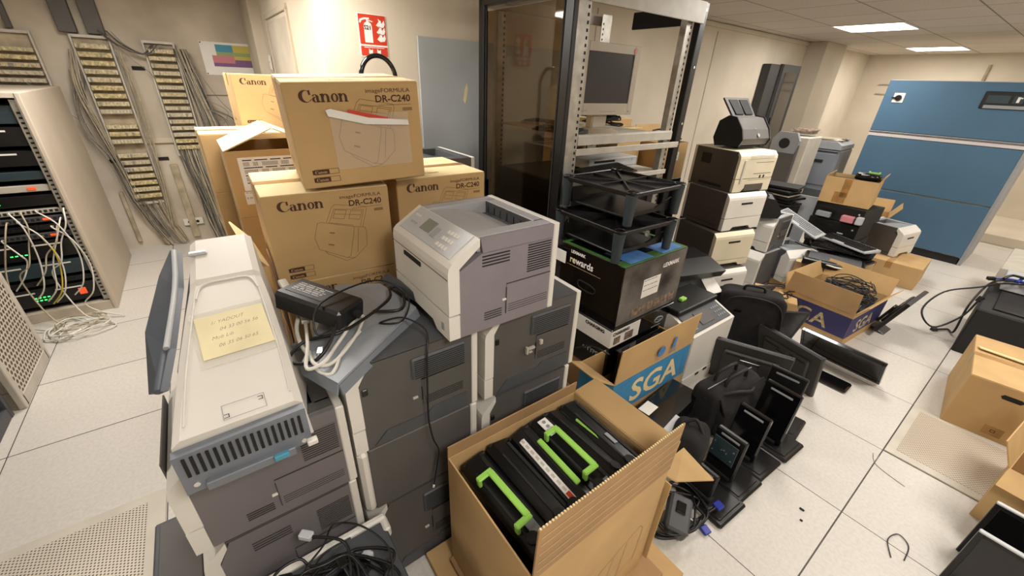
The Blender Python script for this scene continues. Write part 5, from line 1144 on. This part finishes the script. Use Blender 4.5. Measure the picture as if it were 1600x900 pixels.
# pedestals in a row
G3 = 'black monitor stands in a row on the floor'
stand_slab('monitor_stand', 'black stand with screwed teal mounting plate, between the others', (-.44,1.60,0), (0,0,-.05), .14, .24, G3, True)
stand_slab('monitor_stand', 'black stand with plain glossy slab, next in the row after the plate one', (-.44,1.80,0), (0,0,-.05), .15, .27, G3, slab='black_gloss')
stand_slab('monitor_stand', 'black stand with wide gripped slab, farthest of the row', (-.42,2.02,0), (0,0,-.05), .17, .32, G3, slab='black_gloss')
stand_slab('monitor_stand', 'black stand nearest the toner carton with blue plugs lying on its foot', (-.43,1.42,0), (0,0,-.05), .10, .14, G3, lean=.1)
stand_slab('monitor_stand', 'black tilted slab stand behind the farthest stand of the row', (-.46,2.20,0), (0,0,.1), .18, .30, G3, lean=.1)
t = thing('power_adapter', 'grey-black charger block tipped by the toner carton corner', 'power adapter', (-.42,1.24,.02), (.2,.15,.5)); MB().box((0,0,.05),(.09,.16,.07), .01).build('adapter_body', 'dark_cool', t); MB().box((.0,.02,.088),(.04,.05,.01), .003).build('clip', 'black_gloss', t)
for i in range(3):
    P = coil_pts((-.44,1.27,0), .09+.012*i, .12+.01*i, 1.4, .012, .05+.012*i, 40+i, .012, rot=2+i)
    if i < 2: P += [(-.36,1.33,.02),(-.335,1.325,.015) if i == 0 else (-.34,1.42,.05)]
    loose_cable('video_cable', ['black video cable ending in a blue plug on the floor','black video cable ending in blue plug on the stand foot','thick black cable coiled under the charger block'][i], P, .006, plug=1 if i < 2 else None, plug_size=(.035,.035,.015), pm='plug_blue')
loose_cable('power_cord', 'thin white lead hanging from the charger block', [(-.39,1.28,.05),(-.37,1.30,.03),(-.35,1.31,.012)], .004, 'cable_white')

# monitors lying around
G4 = 'dumped black monitors'
monitor('flat_monitor', 'large black monitor turned backwards, leaning behind the laptop bag', (-.72,2.42,.0), (-.12,0,.42+math.pi), .42, .30, .04, group=G4)
monitor('flat_monitor', 'black monitor leaning diagonally behind the backward-turned one', (-.60,2.72,.0), (-.2,0,-.25+math.pi), .42, .31, .04, group=G4)
monitor('flat_monitor', 'black monitor lying tipped on the open floor with silver lower rim', (-.43,3.17,.02), (.5,0,-.07), .48, .21, .05, rim='black_gloss', scr='black_gloss', group=G4, stand=None)
monitor('flat_monitor', 'black monitor folded against the purple-banded carton', (-.90,3.12,.0), (.3,.0,.85), .42, .28, .035, group=G4)
monitor('flat_monitor', 'black monitor slanting by the right side of the purple-banded carton', (-.40,4.05,.06), (.35,0,math.pi/2-.05), .42, .30, .04, stand=(.05,.16,.16), group=G4)
monitor('flat_monitor', 'black monitor behind the big soft case, showing pale top edge', (-1.15,3.0,.18), (.5,.0,1.05), .42, .26, .04, group=G4)
t = carton('plain_carton', 'pale brown carton between the grey printer and leaning monitor', (-1.02,3.45,0), .4, .30, .26, .22, 'cardboard', top='cardboard')
b = MB(); b.tube(coil_pts((-1.0,3.45,0), .08,.12, 2.2, .235, .27, 61, .02), .005, 5); tag(b.build('power_cord', 'cable_black'), 'black cord coiled on the pale brown carton', 'cable')
t = pc_case('computer_case', 'slim grey case tilted above pale brown carton', (-1.06,3.80,.08), (.0,.9,.2), .05, .28, .22, 'dark_plastic', 'silver')

b = MB(); b.box((-.42,2.93,.012),(.26,.13,.024), .01); tag(b.build('screen_foot', 'black_gloss'), 'flat black screen foot lying on the floor under the tipped monitor', 'monitor foot')
# purple-band SGA carton
s3 = carton('open_carton', 'open carton with dark purple band full of keyboards and cables', (-.72,3.80,.0), -.08, .48, .62, .27, 'cardboard', True, flaps={'-y':(-8,.15,.05,'cardboard_brown'),'+x':(35,.10,.0,'cardboard'),'+y':(15,.14,0,'cardboard'),'-x':(20,.12,.1,'cardboard')})
F = face(.48,.62,.27,'-y'); b = MB(F); b.box((0,.15,.001),(.478,.17,.0015)); b.build('purple_band', 'sga_navy', s3); text('SGA', .15, 'ivory', s3, F @ T(-.20,.09,.0022), 'printed_lettering', bold=.002, sx=1.1)
F = face(.48,.62,.27,'+x'); b = MB(F); b.box((0,.15,.001),(.618,.17,.0015)); b.build('purple_band', 'sga_navy', s3); text('SGA', .15, 'ivory', s3, F @ T(-.20,.09,.0022), 'printed_lettering', bold=.002, sx=1.1)
for i in range(4): keyboard('computer_keyboard', ['dark keyboard standing in the purple-banded carton, nearest','dark keyboard in the purple-banded carton, second','dark keyboard in the purple-banded carton, third','dark keyboard at the back of the purple-banded carton'][i], (-.74+.02*i,3.62+.10*i,.19+.012*i), (.5,.03*i,-.1+.05*i), .36, .14, group='keyboards in the purple-banded carton')
b = MB()
for k in range(6): b.tube(coil_pts((-.70+.03*(k%3),3.95-.03*k,0), .12,.13, 2.0, .28, .34, k+30, .03, rot=k), .004, 5)
tag(b.build('cable_heap', 'cable_black'), 'tangle of black cables on top of purple-banded carton', 'cables', None, 'stuff')
# keyboards pile behind, on cartons
carton('plain_carton', 'wide brown carton carrying the pile of keyboards', (-.95,4.53,.0), .15, .50, .36, .30, 'cardboard', top='cardboard')
LK = ['lowest dark keyboard in the keyboard pile','second keyboard in the keyboard pile','third keyboard in pile, turned sideways','silver-edged keyboard in the keyboard pile','upper black keyboard of the pile','topmost keyboard lying flat on the pile','keyboard sticking out left from the pile']
for i in range(7):
    rr = random.Random(50+i); keyboard('computer_keyboard', LK[i], (-1.02+rr.uniform(-.06,.08),4.55+rr.uniform(-.06,.06),.305+.025*i), (0.02,.0,[.5,.2,-.2,.45,.1,.35,-.4][i]), .46, .17, 'silver' if i in (3,6) else 'black_plastic', 'black_matt' if i != 5 else 'dark_plastic', group='keyboards piled on the wide carton')
keyboard('computer_keyboard', 'grey keyboard sloping down from the black computers to the pile', (-1.32,4.42,.56), (.1,.35,-.1), .42, .15, 'silver', 'mid_grey')
t = thing('flat_scanner', 'dark flat device with white edge in front of the keyboard pile', 'device', (-.92,4.25,.315), (0,0,.25)); MB().box((0,0,.03),(.44,.26,.06), .01).build('device_body', 'black_plastic', t); MB().box((0,0,.064),(.38,.22,.008), .003).build('device_lid', 'dark_cool', t)
b = MB(); b.tube([(-1.15,4.22,.36),(-1.05,4.14,.35),(-.95,4.12,.355),(-.85,4.13,.35),(-.78,4.18,.36)], .008, 6); tag(b.build('white_cord', 'cable_white'), 'white cord bundle along the front of the keyboard pile', 'cable')
carton('plain_carton', 'long brown carton edge beneath the flat device', (-.93,4.24,.0), .25, .50, .16, .31, 'cardboard_brown')

# ================= FAR AREA =================
lk = thing('tall_locker', 'tall dark grey cabinet with narrow door against the back wall', 'cabinet', (-2.74,6.36,.0)); MB().box((0,0,.99),(.10,.86,1.98), .004).build('cabinet_body', 'locker_dark', lk)
b = MB(); b.box((.056,.16,1.05),(.012,.52,1.88), .003); dd = b.build('cabinet_door', 'locker_dark', lk); b = MB(); b.box((.063,.16,1.1),(.004,.34,1.6)); b.build('door_glass', 'black_gloss', dd); b = MB(); b.box((.052,-.14,1.05),(.012,.06,1.88)); b.build('door_gap', 'slot', lk); MB().box((.068,-.065,1.3),(.02,.012,.12), .003).build('handle', 'black_gloss', dd)
bt = thing('office_shredder', 'beige tower unit with dark front and rounded grey top beside the pillar', 'office machine', (-2.22,6.1,.0)); b = MB(); b.box((.06,.0,.60),(.34,.40,1.20), .012); b.build('side_body', 'grey_beige', bt); b = MB(); b.box((-.02,-.215,.58),(.34,.05,1.05), .01); b.build('front_panel', 'dark_plastic', bt)
b = MB(); b.prism([(-.16,1.0),(.13,1.0),(.15,1.15),(.10,1.24),(-.10,1.24),(-.16,1.15)], -.25, -.2, 'y'); b.build('grey_head', 'mid_grey', bt); b = MB(); b.cyl((-.01,-.253,1.11),.06,.01,'y',20); b.build('round_opening', 'slot', bt)
t = thing('glass_tray', 'glass tray of brown odds and ends on top of the beige tower', 'tray', (-2.13,6.1,1.205)); b = MB(); b.cyl((0,0,.03),.15,.06,'z',20, r2=.17); b.build('glass_dish', 'clear_film', t); b = MB(); soft(b, (0,0,.05), (.24,.24,.06), 8, n=10, amp=.15); b.build('brown_contents', 'photo_warm', t)
cp_ = thing('office_copier', 'large blue-grey office copier behind the carton on black computers', 'copier', (-2.06,6.72,.0), (0,0,.05))
b = MB(); b.box((0,0,.53),(.50,.55,1.06), .03); b.build('copier_body', 'blue_grey', cp_); b = MB(); b.prism([(-.25,1.05),(.25,1.05),(.245,1.10),(.19,1.14),(-.19,1.14),(-.245,1.10)], -.28, .27, 'y'); b.build('rounded_lid', 'mid_grey', cp_)
b = MB(); b.box((0,-.277,.80),(.44,.012,.40), .01); b.build('front_door', 'blue_grey', cp_); b = MB(); b.box((.05,-.285,.90),(.11,.012,.035), .003); b.build('door_handle', 'slot', cp_); b = MB(); b.box((0,-.28,1.02),(.46,.01,.010)); b.build('seam', 'slot', cp_)
b = MB(); b.box((0,-.28,.42),(.52,.012,.26), .01); b.build('lower_tray', 'dark_cool', cp_)
t = thing('clear_folder', 'sheet of crumpled papers on top of the blue-grey copier', 'papers', (-2.06,6.72,1.142)); b = MB(); soft(b, (0,0,.012), (.38,.34,.03), 12, n=10, amp=.12); b.build('paper_sheets', 'ivory_light', t)
# black shelf-like pile left of the copier
LP = ['black notebook at the bottom of the pile beside the beige tower','second black notebook in the pile by the beige tower','third black notebook in pile, slightly turned','beige-edged notebook in the pile by the beige tower','fifth black notebook in the pile by the tower','topmost black notebook of the pile by the tower']
carton('plain_carton', 'carton carrying the pile of black notebooks', (-1.72,4.75,0), .1, .40, .36, .62, 'black_matt', top='black_matt')
for i in range(6):
    rr = random.Random(i); t = thing('notebook_computer', LP[i], 'laptop', (-1.72+rr.uniform(-.02,.03),4.75+rr.uniform(-.03,.03),.622+.034*i), (0,0,rr.uniform(-.25,.25)), 'notebooks piled by the beige tower'); MB().box((0,0,.015),(.36,.27,.016), .003).build('base', 'ivory_light' if i == 3 else 'black_plastic', t); MB().box((0,0,.027),(.36,.27,.008), .002).build('lid', 'black_matt', t)
# grey flat panels and black computers under the carton
t = thing('metal_panel', 'bare grey notched metal panel standing beside black computers', 'panel', (-1.50,4.98,.0), (0,0,.1)); b = MB(); b.prism([(-.14,.0),(.12,.0),(.12,.22),(.06,.22),(.06,.45),(.12,.45),(.12,.55),(.10,.72),(-.14,.72)], -.01, .01, 'y'); b.build('panel_plate', 'silver', t)
LC = ['black desktop computer at the bottom under the taped carton','black desktop computer second from bottom under taped carton','black desktop computer third from the bottom with white sticker','black desktop computer with exposed parts under the taped carton']
zc = 0
for i, hh in enumerate((.24,.18,.16,.15)):
    DC = pc_case('computer_case', LC[i], (-1.16+.02*(i%2),4.98,zc), (0,0,.12-.08*i), .42, .38, hh-.003, group='black computers under the taped carton'); zc += hh
    if i == 2: attach(MB().box((0,0,0),(.08,.003,.03)).build('paper_sticker', 'paper', None, (-1.02,4.785,.52), (0,0,-.04)), DC)
t = thing('computer_parts', 'small grey and red computer parts in front of the black computers', 'parts', (-1.06,4.74,.60)); MB().box((0,0,.03),(.10,.06,.06), .006).build('red_part', 'tab_pink', t); MB().box((.09,0,.035),(.05,.06,.07), .006).build('silver_part', 'silver', t); MB().box((-.2,0,.03),(.12,.05,.05), .006).build('grey_part', 'mid_grey', t)
tp_ = carton('taped_carton', 'brown carton with wide tape strip on top of black computers', (-1.18,4.95,.735), .12, .40, .30, .24, 'cardboard', True, flaps={'-x':(-40,.03),'+x':(20,.06)}); b = MB(); b.box((-.02,-.1505,.15),(.06,.001,.17)); b.box((-.045,-.1505,.06),(.10,.001,.10)); b.build('tape_strip', 'tape', tp_); b = MB(); b.box((0,0,.20),(.36,.26,.02)); b.build('filler_layer', 'black_matt', tp_)
t = thing('toner_cartridge', 'black cartridge with pale green clip on the taped carton', 'toner cartridge', (-1.10,5.0,.962), (0,0,.2)); b = MB(); soft(b, (0,0,.03), (.2,.14,.07), 3, n=10); b.build('cartridge_body', 'black_gloss', t); b = MB(); b.box((.03,0,.068),(.08,.016,.01)); b.box((.07,.03,.068),(.014,.06,.01)); b.box((-.005,.03,.068),(.014,.06,.01)); b.build('green_clip', 'green', t)
# brown cartons right
oc = carton('open_carton', 'open brown carton behind the far white printer', (-1.22,6.0,.22), .2, .44, .36, .27, 'cardboard', True, flaps={'+x':(30,.14,0,'cardboard'),'+y':(20,.14,0,'cardboard')}); carton('plain_carton', 'carton supporting the open carton behind the far printer', (-1.22,6.0,.0), .2, .44, .36, .22)
t = thing('blue_bottle', 'dark blue cylinder in the open carton by the blue cabinet', 'bottle', (-1.34,5.78,.225)); b = MB(); b.cyl((0,0,.16),.035,.32,'z',14); b.build('bottle_body', 'plug_blue', t); b = MB(); b.cyl((0,0,.335),.02,.03,'z',12); b.build('cap', 'black_plastic', t)
printer('laser_printer', 'lone white-fronted printer with dark side by the blue cabinet', (-.87,5.62,.215), math.pi/2-.18, w=.36, d=.36, h=.29, side='brown_grey', sides=(-1,1), vents='plain', fs=.05, chx=.07, chz=.04, deck='mid_grey', tray=.1)
LCt = carton('plain_carton', 'brown carton under the lone white-fronted printer', (-.72,5.48,.0), .05, .50, .50, .213, 'cardboard', top='cardboard')
b = MB(); b.lines([(-.19,.17),(-.14,.12),(-.19,.07),(-.12,.16),(-.09,.08),(-.08,.18)], .008); attach(b.build('scribble', 'orange_ink', None, (-.72,5.2285,.0), (math.pi/2,0,.05)), LCt)

# blue cabinet
bc = thing('blue_cabinet', 'large blue metal cabinet with white band and control panel at the back', 'cabinet', (-.99,7.0,.0))
b = MB(); b.box((0,0,.04),(1.26,.78,.08), .003); b.build('plinth', 'black_matt', bc); b = MB(); b.box((0,.01,.96),(1.28,.78,1.78), .004); b.build('cabinet_body', 'metal_light', bc)
for z0, z1 in ((.09,.66),(.67,1.245),(1.31,1.845)): MB().box((0,-.39,(z0+z1)/2),(1.28,.03,z1-z0-.004), .003).build('door_panel', 'blue_panel', bc)
b = MB(); b.box((0,-.39,1.278),(1.28,.034,.056), .002); b.box((0,-.409,1.29),(1.28,.004,.004), 0, 1); b.box((0,-.409,1.30),(1.28,.004,.004), 0, 1); b.build('white_band', ['band_white','slot'], bc)
b = MB(); b.box((-.50,-.409,1.665),(.10,.008,.10), .003); sw = b.build('switch_plate', 'paper', bc); b = MB(); b.cyl((-.50,-.418,1.665),.03,.016,'y',16); b.box((-.53,-.425,1.665),(.06,.016,.014), .003); b.build('rotary_knob', 'black_plastic', sw)
b = MB(); b.box((.36,-.409,1.68),(.38,.012,.16), .01); cpn = b.build('control_frame', 'black_plastic', bc); b = MB(); b.box((.28,-.417,1.69),(.16,.004,.07)); b.box((.42,-.417,1.69),(.07,.004,.07)); b.box((.50,-.417,1.69),(.06,.004,.06)); b.build('readouts', 'teal_dark', cpn)
b = MB(); b.box((.35,-.417,1.62),(.30,.004,.03)); b.build('label_strip', 'mid_grey', cpn); b = MB(); b.box((.42,-.42,1.69),(.02,.002,.05)); b.box((.435,-.42,1.705),(.02,.002,.01)); b.build('display_digit', 'paper', cpn)
MB().box((.655,-.02,.93),(.03,.76,1.86), .003).build('side_trim', 'mid_grey', bc)

# ================= RIGHT SIDE =================
rb = carton('brown_carton', 'big brown carton with hand hole and overlapping top flaps at the right', (.30,3.42,.0), .10, .44, .62, .335, 'cardboard', top='cardboard', tape='x')
F = face(.44,.62,.335,'-y'); b = MB(F); b.prism([(-.085,.275),(-.075,.262),(-.01,.262),(.0,.275),(-.01,.288),(-.075,.288)], 0, .0015, 'z'); b.build('hand_hole', 'slot', rb); b = MB(F); b.box((-.03,.06,.0008),(.075,.055,.001)); l_ = b.build('tape_label', 'tape', rb); b = MB(F @ T(-.03,.055,.0015)); b.lines([(-.008,0),(.008,0),(.008,.014),(-.008,.014)], .003, closed=True); b.build('printed_mark', 'ink_brown', l_)
b = MB(); b.sheet([(-.21,.10,.345),(.24,.06,.345),(.24,.02,.352),(-.20,.06,.352)], .006); b.build('folded_flap', 'cardboard_pale_lit', rb)
rp = thing('computer_tower', 'large black computer tower lying behind the right-hand brown carton', 'computer', (.20,4.56,.0), (0,0,.02)); b = MB(); b.box((0,0,.18),(.44,.80,.36), .01); b.build('case', 'black_matt', rp); MB().box((0,.02,.366),(.30,.7,.012), .003).build('case_cover', 'black_plastic', rp)
t = thing('silver_case', 'pale silver computer case on the black tower at right edge', 'computer', (.24,4.90,.375), (0,0,.05)); MB().box((0,0,.04),(.44,.34,.08), .005).build('case', 'silver', t); MB().box((.12,-.02,.083),(.14,.16,.008)).build('open_bay', 'slot', t)
t = thing('cable_box', 'grey metal box with dark slots behind the silver case at right edge', 'device', (.22,5.75,.0)); MB().box((0,0,.20),(.50,.9,.40), .006).build('box_body', 'metal_light', t); b = MB(); b.box((.08,-.1,.402),(.2,.5,.006)); b.build('open_bay', 'slot', t)
for i in range(3):
    P = [[(.22,4.75,.47),(.05,4.7,.46),(-.03,4.62,.42),(-.06,4.5,.25),(-.05,4.42,.05),(-.09,4.52,.012),(-.14,4.44,.012)],
         [(.2,4.72,.47),(.04,4.64,.45),(-.06,4.55,.40),(-.22,4.5,.30),(-.27,4.35,.16),(-.16,4.22,.10),(-.06,4.35,.20),(-.03,4.4,.33)],
         [(.30,4.70,.475),(.18,4.66,.485),(.06,4.72,.47),(-.02,4.66,.46)]][i]
    loose_cable('power_cord', ['black cord dangling to the floor from the right-hand tower','black cord bowed out in a wide loop left of the tower','blue-black cable lying on the silver case'][i], P, .007, 'plug_blue' if i == 2 else 'cable_black', plug=1, plug_size=(.03,.045,.025))
for i in range(5):
    b = MB(); b.tube([(.02+.07*i,4.68,.47),(.05+.06*i,4.76,.49),(.12+.05*i,4.72,.50),(.2+.04*i,4.80,.48)], .01, 6); tag(b.build('cable_piece', ['cable_black','plug_blue','cable_black','cable_black','plug_blue'][i]), 'short dark cable piece heaped on the silver case at right', 'cable', 'cable pieces on the silver case')
bb = carton('brown_carton', 'brown carton at the bottom right corner behind two dark screens', (.58,2.62,.0), -.12, .44, .50, .30, 'cardboard', True, flaps={'-x':(25,.12,0,'cardboard'),'-y':(120,.10,.0,'cardboard')})
m1 = monitor('flat_monitor', 'dark screen with silver top edge, upper one at bottom right corner', (.59,2.12,.0), (-.1,0,-.03), .52, .28, .03, scr='black_gloss', rim='black_plastic', group=G4); MB().box((0,-.002,.283),(.52,.02,.008), .002).build('silver_edge', 'silver', m1)
m2 = monitor('flat_monitor', 'dark screen with silver top edge and blurred reflection, lowest at bottom right', (.57,1.90,.0), (-.1,0,-.03), .52, .28, .03, scr='black_gloss', rim='black_plastic', group=G4); MB().box((0,-.002,.283),(.52,.02,.008), .002).build('silver_edge', 'silver', m2)
t = thing('paper_scrap', 'transparent torn plastic scrap on the floor tile', 'scrap', (.02,2.38,.0)); b = MB(); b.prism([(-.05,.07),(-.02,-.01),(.10,-.05),(.12,.0),(.05,.06)], .0005, .0015, 'z'); b.build('plastic_sheet', 'clear_film', t); b = MB(); b.tube([(-.055,.07,.002),(-.02,-.01,.002),(.10,-.05,.002)], .0015, 5); b.build('plastic_fold', 'cable_grey', t)
loose_cable('wire_loop', 'small thin black wire loop on floor at bottom edge', [(.18,1.85,.004),(.15,1.93,.006),(.17,2.0,.004),(.21,1.97,.004),(.215,1.88,.004)], .002)
b = MB(); soft(b, (-.12,1.78,.002), (.02,.012,.004), 2, n=6); soft(b, (-.10,1.72,.002), (.012,.01,.004), 3, n=6); tag(b.build('debris', 'slot'), 'tiny dark crumbs on the tile right of stands', 'debris', None, 'stuff')
